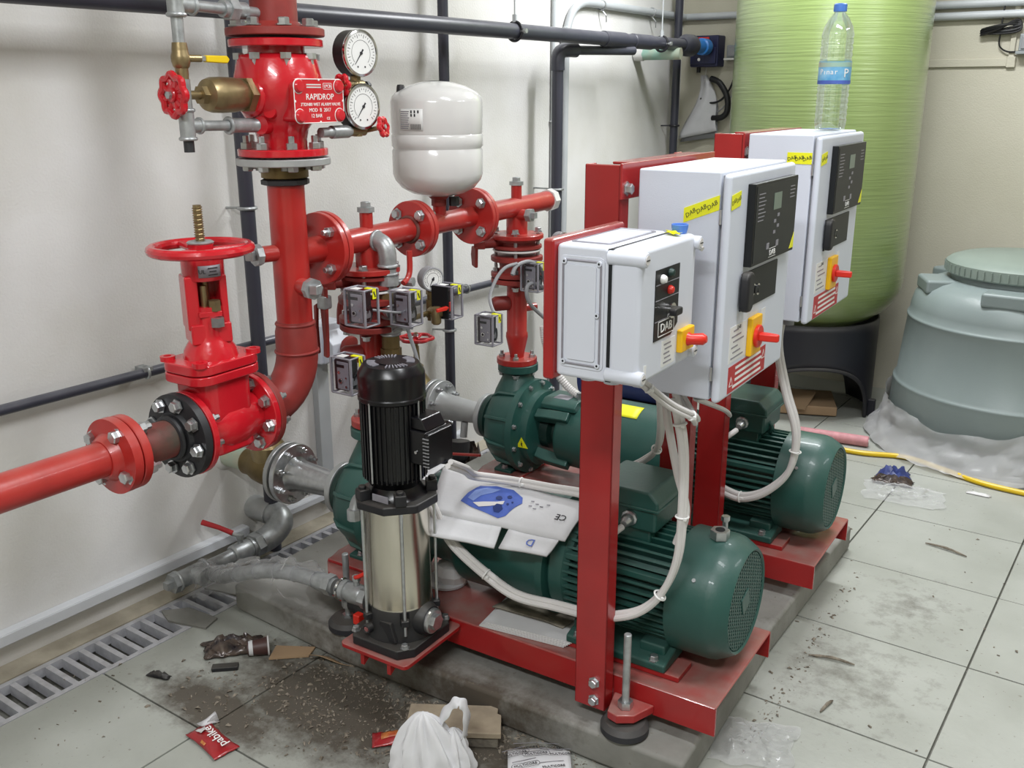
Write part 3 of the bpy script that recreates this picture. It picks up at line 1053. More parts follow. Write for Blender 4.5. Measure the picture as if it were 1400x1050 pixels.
    for k in range(12):
        a = 2 * PI * (k + .5) / 12
        t.inst('bolt', BOLT, A(-1.116) + V(0, math.cos(a), math.sin(a)) * .164, U, .0085)
    vol = [(0, -.03), (.074, -.03), (.080, 0), (.118, .006), (.142, .02), (.153, .05), (.160, .09), (.166, .145)]
    t.p('volute', MB().lathe(A(-1.275), U, vol, 56), G, smooth=R(40))
    for a in range(15, 360, 36):
        th = R(a)
        w = V(0, math.cos(th), math.sin(th))
        sd = U.cross(w)
        t.p('casing_rib', MB().prism([(.012, .09), (.145, .09), (.145, .174), (.05, .166), (.012, .140)], A(-1.275) - sd * .006, U, w, sd * .012), G, bev=.003)
    nb = A(-1.195)
    t.p('discharge_neck', MB().lathe(nb, Z, [(.11, .05), (.085, .13), (.056, .19), (.046, .215)], 32), G, smooth=R(40))
    zf = .605 + dz * .6
    t.p('discharge_flange', disc(V(nb.x, nb.y, zf + .014), Z, .075, .028), G)
    t.p('suction_flange', MB().lathe(A(-1.324), U, [(.083, 0), (.085, .002), (.085, .02), (.07, .024), (.07, .04)], 40), 'dark_green')
    t.p('leg', MB().prism([(-.055, -.10), (.055, -.10), (.05, -.155), (.10, -.16), (.10, -.183), (-.10, -.183), (-.10, -.16), (-.05, -.155)], A(-1.24), Y, Z, (.075, 0, 0)), G, bev=.004)
    for sg in (-1, 1):
        t.inst('bolt', BOLT, A(-1.20, sg * .085, -.158), Z, .011)
    tri = [(-.024, -.018), (.024, -.018), (0, .024)]
    th = R(-38)
    w = V(0, -math.cos(th) * .98, math.sin(th) * .25)
    # warning triangle on the cover ring, follows the ring
    c = A(-1.09) + V(0, -.139, -.02)
    yn = V(0, -.99, -.14).normalized()
    ws = t.p('warning_sign', MB().prism(tri, c + yn * .0015, X, X.cross(yn) * -1, yn * .0012), 'tape', label='yellow triangular warning sticker')
    t.p('bolt_symbol', MB().prism([(-.002, -.008), (.003, -.012), (.001, -.001), (.004, 0), (-.002, .012), (-.001, .002), (-.004, .001)], c + yn * .003 - V(0, 0, .002), X, X.cross(yn) * -1, yn * .0006), 'black_print', ws)
    return t


pf = pump(0, 0, True)
pr = pump(RDV, RDZ, False)
vr = .203 + RDV
zr = ZA + RDZ
pr.p('eye_bolt', MB().torus((-.235, vr - .02, zr + .168), (.3, 1, 0), .019, .007, 20, 8).cyl((-.235, vr - .02, zr + .135), (-.235, vr - .02, zr + .152), .012), 'pump_green')
pr.p('yellow_label', MB().grid(lambda a, b: V(-.775 + .11 * a, vr - .1575 * math.sin(R(8 + 24 * b)), zr + .1575 * math.cos(R(8 + 24 * b))), 4, 6), 'tape', sol=.001)
# loose hex nut and stud lying on the near fan cover
t = T('hex_nut', 'bright hexagon nut lying on top of the nearer motor cover', 'nut', (-.06, .19, ZA + RAD_COVER))
t.p('nut_body', MB().lathe((-.085, .19, ZA + .1595), Z, [(.012, 0), (.024, 0), (.024, .022), (.012, .022)], 6), 'zinc')
t.p('thread', MB().cyl((-.085, .19, ZA + .160), (-.085, .19, ZA + .183), .012, n=14), 'dark_gap')
t = T('bolt_stub', 'small upright zinc bolt behind the nut on the motor cover', 'bolt', (-.09, .235, ZA + .155))
t.p('shank', MB().cyl((-.09, .238, ZA + .154), (-.09, .238, ZA + .19), .007, n=12), 'zinc')
t.p('head', MB().hexp((-.09, .238, ZA + .186), (-.09, .238, ZA + .198), .011), 'zinc')


# ---------------------------------------------------------------- panel stands
def stand(du, va, vb, top, zb, name):
    t = T('panel_stand', name, 'stand', (du, (va + vb) / 2, .13))
    for v in (va, vb):
        # C-channel: web faces the viewer
        m_ = MB().bb((du - .085, v, zb), (du, v + .006, top)).bb((du - .085, v, zb), (du - .079, v + .045, top)).bb((du - .006, v, zb), (du, v + .045, top))
        t.p('post', m_, 'frame_red', bev=.003)
        if v == va:
            for zz in (zb + .075, zb + .025):
                t.inst('bolt', BOLT, (du - .03, v, zz), -Y, .0115)
    for z0_, z1_ in ((top - .072, top + .003), (top - .42, top - .36)):
        t.p('cross_rail', MB().bb((du, va - .005, z0_), (du + .006, vb + .05, z1_)).bb((du - .045, va + .05, z1_ - .006), (du + .003, vb - .006, z1_)), 'frame_red', bev=.002)
        t.inst('bolt', BOLT, (du + .006, va + .018, z0_ + .022), X, .0115)
    return t


st1 = stand(-.266, -.052, .415, 1.457, .128, 'nearer red steel stand carrying the two front control boxes')
st1.p('backing_plate', MB().bb((-.262, -.375, 1.075), (-.238, -.08, 1.345)), 'frame_red', bev=.006, label='red backing plate of the small box')
st2 = stand(-.290, .752, 1.225, 1.492, .142, 'farther red steel stand carrying the rear control cabinet')


# ---------------------------------------------------------------- control cabinets
def cabinet(label, ub, uf, va, vb, z0_, z1_, tape):
    t = T('control_cabinet', label, 'cabinet', (ub, (va + vb) / 2, z0_))
    ud = uf + .024
    k = (vb - va) / .42
    body = t.p('body', MB().bb((ub, va, z0_), (uf, vb, z1_)), 'cabinet', bev=.004)
    t.p('gasket', MB().bb((uf - .001, va + .012, z0_ + .01), (uf + .006, vb - .01, z1_ - .008)), 'cable_grey')
    door = t.p('door', MB().bb((uf + .005, va - .006, z0_ - .004), (ud, vb + .004, z1_ - .004)), 'cabinet', bev=.009)
    for zz in (z0_ + .06, z1_ - .09):
        t.p('hinge', MB().cyl((uf + .003, va - .001, zz - .015), (uf + .003, va - .001, zz + .015), .0035, n=10), 'zinc', door)
    FR = lambda a, b, o=0: V(ud + o, va + a * k, z1_ - .482 * k + b * k)      # a along v, b up (nominal 0..0.42, 0..0.482)

    def pl(name, a0, b0, a1, b1, th, m, bev=.001, lab=None, par=door, o=0):
        return t.p(name, MB().bb(FR(a0, b0, o - .001), FR(a1, b1, o + th)), m, par, bev=bev, label=lab)
    disp = pl('display', .094, .278, .388, .452, .017, 'panel_black', .002, 'black display unit')
    pl('display_face', .102, .285, .382, .446, .0005, 'panel_grey', 0, par=disp, o=.0175)
    pl('lcd', .216, .388, .268, .424, .001, 'lcd', 0, par=disp, o=.0178)
    for i in range(8):
        pl('marking', .115, .372 + i * .008, .15 + .006 * (i % 3), .374 + i * .008, .0006, 'switch_grey', 0, par=disp, o=.0178)
    for i in range(4):
        pl('marking', .33, .405 + i * .008, .365 - .004 * (i % 2), .407 + i * .008, .0006, 'switch_grey', 0, par=disp, o=.0178)
    for i in range(4):
        pl('button', .225 + .022 * (i % 2), .335 + .012 * i, .238 + .022 * (i % 2), .342 + .012 * i, .0012, 'switch_grey', 0, par=disp, o=.0178)
    for i in range(2):
        pl('button', .185 + .065 * i, .305, .200 + .065 * i, .318, .0012, 'switch_grey', 0, par=disp, o=.0178)
    t.text('DAB', .017, FR(.228, .294, .0186), Y, Z, 'white_print', disp, sx=1.25)
    pl('logo_line', .205, .3035, .252, .3045, .0006, 'white_print', 0, par=disp, o=.0178)
    pl('logo_line', .205, .2845, .252, .2855, .0006, 'white_print', 0, par=disp, o=.0178)
    t.p('corner_mark', MB().prism([(0, 0), (.03 * k, 0), (.03 * k, .035 * k)], FR(.352, .2855, .0178), Y, Z, (.0008, 0, 0)), 'tape', disp)
    key = pl('key_panel', .088, .182, .325, .264, .003, 'panel_black', .001)
    for i in range(2):
        t.p('key_switch', MB().cyl(FR(.147 + i * .03, .222 - .004 * i, .002), FR(.147 + i * .03, .222 - .004 * i, .010), .013), 'chrome', key)
        t.p('key_hub', MB().cyl(FR(.147 + i * .03, .222 - .004 * i, .008), FR(.147 + i * .03, .222 - .004 * i, .016 - .003 * i), .009), 'panel_black', key)
    t.p('door_handle', MB().prism(rrect(.040, .088, .017), FR(.092, .226, .002), Y, Z, (.022, 0, 0)), 'black_plastic', door, bev=.007)
    lab = pl('rating_label', .040, .075, .145, .155, .0006, 'label_white', 0)
    for i in range(6):
        pl('print_line', .052 + .01 * (i % 2), .082 + i * .012, .128 - .018 * (i % 3), .0855 + i * .012, .0003, 'switch_grey', 0, par=lab, o=.0007)
    t.text('DAB', .012, FR(.095, .1475, .0008), Y, Z, 'black_print', lab, h=.0002)
    sw = pl('isolator_switch', .150, .068, .218, .156, .012, 'yellow', .003, 'yellow isolator plate')
    cS = FR(.184, .110)
    t.p('switch_collar', MB().cyl(cS + X * .011, cS + X * .020, .026, n=28, ch=.002), 'switch_red', sw)
    t.p('switch_knob', MB().prism([(-.012, 0), (.012, 0), (.011, .022), (.006, .045), (-.006, .045), (-.011, .022)], cS + X * .018 - V(0, 0, .009), Y, X, (0, 0, .018)), 'switch_red', sw, bev=.004)
    pl('tag', .236, .118, .268, .16, .0006, 'label_white', 0)
    red = pl('warning_label', .045, -.006 + .012, .290, .066, .0006, 'label_red', 0, 'red warning label with white lines')
    for i in range(4):
        pl('print_line', .088 if i > 0 else .075, .0125 + i * .0135, .262 - .006 * (i % 2), .0185 + i * .0135, .0003, 'white_print', 0, par=red, o=.0007)
    for a in (.064, .276):
        t.p('warning_triangle', MB().prism([(-.012 * k, 0), (.012 * k, 0), (0, .022 * k)], FR(a, .02 if a < .1 else .036, .0007), Y, Z, (.0003, 0, 0)), 'white_print', red)
        t.p('warning_triangle_inner', MB().prism([(-.008 * k, .0025 * k), (.008 * k, .0025 * k), (0, .017 * k)], FR(a, .02 if a < .1 else .036, .0010), Y, Z, (.0002, 0, 0)), 'label_red', red)
    # yellow DAB tape over the door gap
    u0, zt_, rise = tape
    t1 = t.p('seal_tape', MB().prism([(u0, -.014), (uf - .001, -.014 + rise), (uf - .001, .016 + rise), (u0, .016)], (0, va - .0012, z1_ - .062 - rise), X, Z, (0, .0012, 0)), 'tape', label='yellow sealing tape')
    t2 = t.p('seal_tape', MB().prism([(0, -.014), (.052, -.008), (.052, .022), (0, .016)], FR(.0, .42, .0005), Y, Z, (.0008, 0, 0)), 'tape', door, label='yellow sealing tape')
    ex = V(uf - u0, 0, rise).normalized()
    for i in range(3):
        t.text('DAB', .013, V(u0 + (uf - u0) * (.2 + .3 * i), va - .0018, z1_ - .061 - rise + rise * (.2 + .3 * i)), (ex + Z * .3), (Z - ex * .3), 'tape_print', t1, h=.0003)
    for i in range(2):
        t.text('DAB', .013, FR(.013 + .027 * i, .4225 + .003 * i, .0014), Y + Z * .3, Z - Y * .3, 'tape_print', t2, h=.0002)
    for i in range(2):
        uu = ub + .05 + .07 * i
        t.p('cable_gland', MB().cyl((uu, va + .06 + .05 * i, z0_ + .002), (uu, va + .06 + .05 * i, z0_ - .035), .015, n=12), 'cable_grey')
    return t


cab1 = cabinet('grey control cabinet in the middle, its tape slanting up', -.240, -.058, -.018, .402, .968, 1.449, (-.135, 0, .030))
cab2 = cabinet('grey control cabinet at the rear with the water bottle on top', -.270, -.092, .74, 1.186, .985, 1.493, (-.16, 0, .0))

# small plastic box
t = T('control_box', 'small white plastic control box nearest on the red stand', 'box', (-.24, -.24, 1.085))
b0, b1 = 1.083, 1.337
va, vb = -.366, -.108
t.p('body', MB().bb((-.238, va, b0), (-.1285, vb, b1)), 'box_white', bev=.009)
cov = t.p('cover', MB().bb((-.1265, va, b0 + .001), (-.066, vb, b1 - .001)), 'box_white', bev=.010)
t.p('seam', MB().bb((-.132, va + .003, b0 + .003), (-.122, vb - .003, b1 - .003)), 'panel_grey')
for sv, vv in ((1, va), (-1, vb)):
    for zz in (b0 + .018, b1 - .018):
        t.p('cover_screw', MB().cyl((-.132, vv + sv * .006, zz), (-.056, vv + sv * .006, zz), .0135, n=18, ch=.002), 'box_white', cov)
        t.p('screw_head', MB().cyl((-.0565, vv + sv * .006, zz), (-.055, vv + sv * .006, zz), .009, n=14), 'cable_white', cov)
        t.p('screw_slot', MB().box((-.0547, vv + sv * .006, zz), (.001, .013, .002)), 'panel_grey', cov)
# raised frame on the near side
side = t.p('knockout_panel', MB().prism(rrect(.092, .212, .010), (-.182, va + .001, 1.211), X, Z, (0, -.003, 0)), 'box_white', bev=.001)
t.p('panel_groove', MB().tube([V(-.182 + a, va - .0025, 1.211 + b) for a, b in rrect(.078, .196, .008)], .0022, 6, closed=True), 'switch_grey', side)
t.p('panel_inner', MB().prism(rrect(.060, .180, .006), (-.182, va - .001, 1.211), X, Z, (0, -.0035, 0)), 'box_white', side, bev=.001)
for a, b in ((-.036, .095), (.036, .095), (-.036, -.095), (.036, -.095), (.033, .0)):
    t.p('panel_screw', MB().cyl((-.182 + a, va + .001, 1.211 + b), (-.182 + a, va - .006, 1.211 + b), .005, n=12), 'box_white', side)
    t.p('screw_hole', MB().cyl((-.182 + a, va - .0055, 1.211 + b), (-.182 + a, va - .0065, 1.211 + b), .0022, n=8), 'panel_black', side)
t.p('top_groove', MB().tube([V(-.182 + a, -.237 + b, b1 + .0003) for a, b in rrect(.080, .20, .006)], .002, 6, closed=True), 'switch_grey')
t.p('top_panel', MB().prism(rrect(.068, .188, .006), (-.182, -.237, b1 - .001), X, Y, (0, 0, .003)), 'box_white')
UF = -.066
pan = t.p('front_panel', MB().prism([(-.302, 1.157), (-.225, 1.157), (-.194, 1.175), (-.194, 1.291), (-.302, 1.291)], (UF - .0005, 0, 0), Y, Z, (.002, 0, 0)), 'panel_black', cov, label='black switch panel')
for zz in (1.262, 1.233, 1.193):
    t.p('panel_line', MB().bb((UF + .0012, -.301, zz), (UF + .002, -.195, zz + .0015)), 'switch_grey', pan)
for vv, zz, m_ in ((-.275, 1.272, 'white_print'), (-.24, 1.279, 'dark_green'), (-.24, 1.247, 'switch_red')):
    t.p('indicator_lamp', MB().lathe((UF + .001, vv, zz), X, [(.0085, 0), (.0085, .004), (.006, .009), (0, .011)], 14), m_, pan)
t.p('selector_base', MB().cyl((UF, -.237, 1.207), (UF + .01, -.237, 1.207), .015), 'chrome', pan)
t.p('selector_knob', MB().prism(rrect(.034, .015, .005), (UF + .008, -.236, 1.206), Y, Z, (.015, 0, 0)), 'black_plastic', pan, bev=.003)
t.text('DAB', .024, (UF + .0022, -.248, 1.177), Y, Z, 'white_print', pan, sx=1.15)
for zz in (1.1915, 1.163):
    t.p('logo_bar', MB().bb((UF + .0012, -.284, zz - .0008), (UF + .002, -.212, zz + .0008)), 'white_print', pan)
for vv in (-.284, -.212):
    t.p('logo_bar', MB().bb((UF + .0012, vv - .0008, 1.163), (UF + .002, vv + .0008, 1.1915)), 'white_print', pan)
sw = t.p('isolator_switch', MB().bb((UF - .001, -.190, 1.112), (UF + .012, -.127, 1.158)), 'yellow', cov, bev=.003)
t.p('switch_knob', MB().tube([(UF + .010, -.158, 1.135), (UF + .018, -.158, 1.135), (UF + .040, -.152, 1.137), (UF + .047, -.151, 1.138)], [.015, .011, .012, .007], 14), 'switch_red', sw)
lab = t.p('rating_label', MB().bb((UF - .001, -.262, 1.098), (UF + .0006, -.20, 1.15)), 'label_white', cov)
for i in range(5):
    t.p('print_line', MB().bb((UF, -.252 + .004 * (i % 2), 1.104 + i * .009), (UF + .001, -.215 - .005 * (i % 3), 1.107 + i * .009)), 'switch_grey', lab)
t.p('lower_tag', MB().prism([(-.005, -.012), (.005, -.014), (.007, .013), (-.004, .015)], (UF, -.335, 1.106), Y, Z, (.0008, 0, 0)), 'white_print', cov)
t.p('latch', MB().tube([(-.10, vb, 1.105), (-.085, vb + .006, 1.105), (-.07, vb + .004, 1.11), (-.055, vb - .002, 1.112)], .004, 8), 'cable_grey', cov)
t.p('latch', MB().tube([(-.10, vb, 1.315), (-.07, vb + .004, 1.312), (-.055, vb + .0, 1.306)], .005, 8), 'cable_white', cov)
for i in range(2):
    t.p('cable_gland', MB().cyl((-.19 + .05 * i, va + .05, b0 + .003), (-.19 + .05 * i, va + .05, b0 - .012), .017, n=16), 'box_white')
t = T('bottle_cap', 'blue bottle cap lying on the small white control box', 'cap', (-.135, -.115, 1.337))
t.p('cap_wall', MB().lathe((-.098, -.124, 1.3365), Z, [(.012, .001), (.0135, 0), (.0165, .011), (.0165, .016), (.0145, .016), (.012, .004), (0, .003)], 28), 'cap_blue')
t.p('seal_ring', MB().torus((-.098, -.124, 1.353), Z, .0155, .0014, 28, 6), 'cap_blue')
solo('tape_scrap', 'torn scrap of yellow tape on the small box top', 'tape', MB().grid(lambda a, b: V(-.115 + .035 * a + .006 * math.sin(7 * b), -.160 + .03 * b * (1 - .6 * a) - .015 * a, 1.3395 + .004 * math.sin(5 * a + 3 * b) ** 2), 6, 3), 'tape', (-.12, -.17, 1.337), sol=.0006)

# water bottle
bu, bv, bz = -.150, 1.10, 1.4935
t = T('water_bottle', 'clear ribbed plastic water bottle standing on the rear cabinet', 'bottle', (bu, bv, bz))
pr_ = [(.0, .006), (.03, .002), (.042, .004), (.045, .02)]
zz = .03
while zz < .125:
    pr_ += [(.0455, zz), (.0435, zz + .007), (.0455, zz + .014)]
    zz += .018
pr_ += [(.0455, .13), (.0455, .187)]
zz = .195
while zz < .262:
    pr_ += [(.0455, zz), (.0435, zz + .007), (.0455, zz + .014)]
    zz += .018
pr_ += [(.045, .268), (.040, .288), (.028, .31), (.0155, .326), (.0135, .33), (.0135, .336)]
t.p('shell', MB().lathe((bu, bv, bz), Z, [(r * 1.0, h * 1.005) for r, h in pr_], 40), 'bottle_pet', smooth=R(60))
t.p('cap', MB().lathe((bu, bv, bz + .330), Z, [(.018, 0), (.0188, .003), (.0185, .019), (.015, .022), (0, .022)], 28), 'cap_blue')
t.p('base_tint', MB().lathe((bu, bv, bz + .004), Z, [(.0, .003), (.024, 0), (.03, .001)], 24), 'cap_blue')
lab = t.p('label', MB().lathe((bu, bv, bz + .131), Z, [(.0462, 0), (.0462, .062)], 48, False), 'label_blue', smooth=R(60), label='blue label with pale lettering')
t.p('label_band', MB().lathe((bu, bv, bz + .131), Z, [(.0464, 0), (.0464, .010)], 48, False), 'carton_blue', lab, smooth=R(60))
t.p('label_band', MB().lathe((bu, bv, bz + .178), Z, [(.0464, 0), (.0464, .013)], 48, False), 'aqua_pipe', lab, smooth=R(60))
cdir = V(.22, -.975, 0).normalized()
side_ = V(.975, .22, 0)
for k, ch in enumerate('Pınar'):
    a = (k - 3.5) * .24
    d = cdir * math.cos(a) + side_ * math.sin(a)
    t.text(ch, .021, V(bu, bv, bz + .164) + d * .0468, Z.cross(d), Z, 'white_print', lab, h=.0003)
d = cdir * math.cos(.78) + side_ * math.sin(.78)
t.text('P', .034, V(bu, bv, bz + .160) + d * .0470, Z.cross(d), Z, 'white_print', lab, h=.0004)

# ================================================================ RED PIPEWORK
UM, ZM, VR = -1.2, 1.203, -.095                # manifold line, its height, main riser


def wheel(t, c, d, Rr, r, m, spokes=5, hub=.014, wavy=0, par=None, hand='handwheel'):
    x, y, d = basis(d)
    c = Vector(c)
    if wavy:
        n = 60
        ring = MB().tube([c + (x * math.cos(2 * PI * i / n) + y * math.sin(2 * PI * i / n)) * (Rr + wavy * math.cos(wavy_n * 2 * PI * i / n)) for i in range(n)], r, 8, closed=True)
    else:
        ring = MB().torus(c, d, Rr, r, 48, 10)
    w = t.p(hand, ring, m, par)
    for k in range(spokes):
        a = 2 * PI * k / spokes + .3
        q = c + (x * math.cos(a) + y * math.sin(a)) * Rr
        t.p('spoke', MB().tube([c - d * r * .8, (c + q) / 2 - d * r * .3, q], [r * .9, r * .75, r * .7], 8), m, w)
    t.p('hub', MB().cyl(c - d * r * 1.6, c + d * r * 1.0, hub, n=20, ch=.002), m, w)
    return w


wavy_n = 8

# manifold spools
def spool(label, va, vb, r, z=ZM, slope=.012, fl=(True, True), fr=.088):
    zf = lambda v: 1.197 + .016 * (v + .05)
    t = T('pipe_spool', label, 'pipe', (UM, (va + vb) / 2, zf(va)))
    t.p('pipe', MB().cyl((UM, va, zf(va)), (UM, vb, zf(vb)), r, n=32), 'pipe_red')
    return t, zf


t, zf = spool('first red manifold pipe with one plugged nipple, right of main riser', .03, .425, .035)
t.p('flange', disc((UM, .037, zf(.037)), Y, .098, .017), 'pipe_red')
t.p('flange', disc((UM, .415, zf(.415)), Y, .085, .017), 'pipe_red')
t.p('weld', MB().torus((UM, .402, zf(.4)), Y, .037, .006, 28, 8), 'rusty_red')
t.p('nipple', MB().cyl((UM, .21, ZM), (UM, .21, 1.278), .019), 'pipe_red')
pg = t.p('plug', MB().hexp((UM, .21, 1.276), (UM, .21, 1.29), .025), 'galv')
t.p('plug_head', MB().box((UM, .21, 1.296), (.022, .022, .02)), 'galv', pg, bev=.003)
t.p('branch', MB().cyl((UM, .21, ZM), (UM, .21, 1.118), .036), 'pipe_red')
t.p('branch_flange', disc((UM, .21, 1.112), Z, .092, .016), 'pipe_red')
bolts(t, (UM, .2, zf(.2)), Y, .0, 0, 0, 0)
bolts(t, (UM, .425, zf(.425)), Y, .062, 4, .020, .020, .0135, .5)
t, zf = spool('middle red manifold pipe under the white pressure vessel', .43, .745, .033)
t.p('flange', disc((UM, .436, zf(.436)), Y, .085, .017), 'pipe_red')
t.p('flange', disc((UM, .738, zf(.738)), Y, .092, .017), 'pipe_red')
t.p('nipple', MB().cyl((UM, .56, ZM), (UM, .56, 1.275), .021), 'pipe_red')
bolts(t, (UM, .747, zf(.747)), Y, .065, 4, .020, .020, .0135, .5)
t, zf = spool('last red manifold pipe with white end cap and plugged nipple', .748, 1.235, .034)
t.p('flange', disc((UM, .757, zf(.757)), Y, .092, .017), 'pipe_red')
t.p('weld', MB().torus((UM, .772, zf(.772)), Y, .036, .006, 28, 8), 'rusty_red')
t.p('end_cap', MB().cyl((UM, 1.228, zf(1.23)), (UM, 1.262, zf(1.26)), .041, n=8), 'white_paint', label='white octagonal end cap')
t.p('nipple', MB().cyl((UM, 1.015, ZM), (UM, 1.015, 1.292), .019), 'pipe_red')
pg = t.p('plug', MB().hexp((UM, 1.015, 1.29), (UM, 1.015, 1.303), .025), 'galv')
t.p('plug_head', MB().box((UM, 1.015, 1.309), (.022, .022, .018)), 'galv', pg, bev=.003)
t.p('side_nipple', MB().cyl((UM, 1.0, 1.19), (UM + .058, 1.0, 1.19), .019), 'pipe_red')
t.p('side_plug', MB().hexp((UM + .055, 1.0, 1.19), (UM + .075, 1.0, 1.19), .024).box((UM + .08, 1.0, 1.19), (.02, .02, .02)), 'galv')
t.p('branch', MB().cyl((UM, 1.018, ZM), (UM, 1.018, 1.118), .038), 'pipe_red')
t.p('branch_flange', disc((UM, 1.018, 1.112), Z, .096, .016), 'pipe_red')

# pump risers: butterfly valve, check valve, lower spool
for v, dz, who in ((.213, 0, 'nearer'), (1.018, .008, 'farther')):
    c = lambda z: V(UM, v, z + dz)
    t = T('butterfly_valve', 'red wafer butterfly valve above the %s pump' % who, 'valve', c(1.06))
    t.p('wafer_body', MB().lathe(c(1.060), Z, [(.085, 0), (.09, .003), (.09, .012), (.066, .014), (.066, .027), (.086, .029), (.086, .038), (.08, .040)], 40), 'primer_red')
    t.p('gasket', disc(c(1.054), Z, .088, .007), 'white_paint')
    dl = V(-.42, -.9, 0).normalized() if v < .5 else V(-.55, -.84, 0).normalized()
    NL = .125 if v < .5 else .145
    t.p('neck', MB().cyl(c(1.083) + dl * .05, c(1.083) + dl * NL, .018).box(c(1.083) + dl * NL, (.04, .04, .034), Matrix.Rotation(.6, 3, 'Z')), 'primer_red', bev=.003)
    t.p('lever', MB().prism([(-.02, 0), (.02, 0), (.026, -.05), (.013, -.16), (.02, -.21), (-.006, -.21), (-.012, -.15)] if v < .5 else [(-.02, 0), (.02, 0), (.028, -.03), (.02, -.07), (-.015, -.075)], c(1.075) + dl * (NL + .012), dl.cross(Z), Z, dl * .012), 'primer_red', bev=.004)
    if v < .5:
        t.p('lever_grip', MB().prism([(-.010, -.05), (.014, -.06), (.02, -.16), (.01, -.205), (-.004, -.20), (.0, -.12)], c(1.075) + dl * (NL + .012) + dl.cross(Z) * .028 + dl * .015, dl.cross(Z), Z, dl * .01), 'primer_red', bev=.004)
        t.p('lever_clamp', MB().box(c(1.03) + dl * (NL + .018), (.035, .03, .04)), 'galv', bev=.006)
    for k in range(4):
        a = 2 * PI * (k + .32) / 4
        q = c(0) + V(math.cos(a), math.sin(a), 0) * .076
        t.p('stud', MB().cyl(q + Z * 1.03, q + Z * 1.115, .0065, n=10), 'zinc')
        t.inst('nut', BOLT, q + Z * 1.119, Z, .0125)
        t.inst('nut', NUT, q + Z * 1.024, -Z, .0115)
    t = T('check_valve', 'short red check valve between two flange pairs over the %s pump' % who, 'valve', c(.96))
    t.p('body', MB().lathe(c(.958), Z, [(.09, 0), (.094, .002), (.094, .016), (.066, .019), (.062, .035), (.066, .056), (.092, .058), (.094, .060), (.094, .074), (.09, .076)], 44), 'primer_red')
    t.p('side_port', MB().cyl(c(1.0) + V(.05, -.02, 0), c(1.0) + V(.098, -.04, 0), .012), 'primer_red')
    t.p('port_plug', MB().hexp(c(1.0) + V(.095, -.04, 0), c(1.0) + V(.112, -.046, 0), .014), 'zinc')
    bolts(t, c(.948), Z, .076, 4, .020, .028, .0115, .32)
    t = T('riser_pipe', 'red riser pipe with side stubs standing on the %s pump flange' % who, 'pipe', c(.64))
    t.p('pipe', MB().lathe(c(.634 - dz * .4), Z, [(.026, .02), (.026, .03), (.041, .10), (.040, .115), (.037, .12), (.037, .305)], 32), 'pipe_red')
    t.p('lower_flange', disc(c(.646 - dz * .4), Z, .075, .022), 'pipe_red')
    t.p('upper_flange', disc(c(.945), Z, .094, .017), 'primer_red')
    t.p('side_stub', MB().lathe(c(.86) + V(-.02, -.025, 0), (-.62, -.78, 0), [(.027, 0), (.027, .05), (.02, .062), (0, .064)], 20), 'primer_red')
    t.p('side_stub', MB().cyl(c(.835), c(.835) + V(.035, .075, 0), .014), 'pipe_red')
    bolts(t, c(.634 - dz * .4), Z, .056, 4, .034, .022, .0115, .32)

# main riser
t = T('main_riser', 'tall red riser pipe with plugs and a swept elbow at its foot', 'pipe', (UM, VR, .81))
t.p('pipe', MB().cyl((UM, VR, 1.0), (UM, VR, 1.385), .0475, n=36), 'pipe_red')
ev = [(UM, VR - .125 * (1 - math.cos(R(a))), .935 - .125 * math.sin(R(a))) for a in range(0, 91, 9)]
t.p('elbow', MB().tube([(UM, VR, 1.02), (UM, VR, .99)] + ev, [.0475, .055] + [.056] * 11, 32), 'primer_red')
t.p('neck_pipe', MB().cyl((UM, VR - .12, .811), (UM, VR - .155, .811), .048, n=32), 'rusty_red')
t.p('weld', MB().torus((UM, VR, 1.012), Z, .049, .005, 36, 8), 'primer_red')
t.p('weld', MB().torus((UM, VR, .936), Z, .0565, .004, 36, 8), 'primer_red')
t.p('outlet', MB().cyl((UM, VR, 1.197), (UM, .02, 1.197), .036), 'pipe_red')
t.p('outlet_flange', disc((UM, .017, 1.197), Y, .098, .017), 'pipe_red')
bolts(t, (UM, .027, 1.197), Y, .07, 4, .019, .020, .0145, .5, head='hi')
for d, z in (((-.25, -1, 0), 1.205), ((1, -.25, 0), 1.118)):
    d = V(*d).normalized()
    c = V(UM, VR, z)
    t.p('nipple', MB().cyl(c, c + d * .095, .0215), 'pipe_red')
    t.p('plug', MB().cyl(c + d * .088, c + d * .105, .028, n=8), 'galv')
    t.p('plug_head', MB().box(c + d * .112, (.025, .025, .025), Matrix.Rotation(.2, 3, 'Z')), 'galv', bev=.003)

# ---------------------------------------------------------------- gate valve and supply pipe
ZV, VG = .812, -.383
t = T('supply_pipe', 'bright red supply pipe entering from the left picture edge', 'pipe', (UM, -1.1, .83))
t.p('pipe', MB().cyl((UM, -1.9, .8395), (UM, -.69, .822), .040, n=36), 'pipe_red')
t.p('flange', MB().lathe((UM, -.700, .8215), Y, [(.044, -.012), (.056, .008), (.088, .012), (.088, .034), (.085, .036)], 48), 'pipe_red')
bolts(t, (UM, -.662, .821), Y, .066, 4, .024, .030, .0145, .35)
t = T('pipe_spool', 'short rusty red pipe between the red flange and gate valve', 'pipe', (UM, -.58, ZV))
t.p('flange', disc((UM, -.649, .821), Y, .087, .022), 'pipe_red')
t.p('pipe', MB().cyl((UM, -.642, .82), (UM, -.515, .816), .046, n=36), 'rusty_red')
t.p('weld', MB().torus((UM, -.527, .816), Y, .048, .008, 36, 8), 'black_iron')
t.p('black_flange', MB().lathe((UM, -.513, .815), Y, [(.06, -.006), (.065, .004), (.104, .006), (.104, .026), (.10, .028)], 48), 'black_iron', label='black iron flange')
bolts(t, (UM, -.49, .815), Y, .082, 8, .021, .024, .0135, .3)
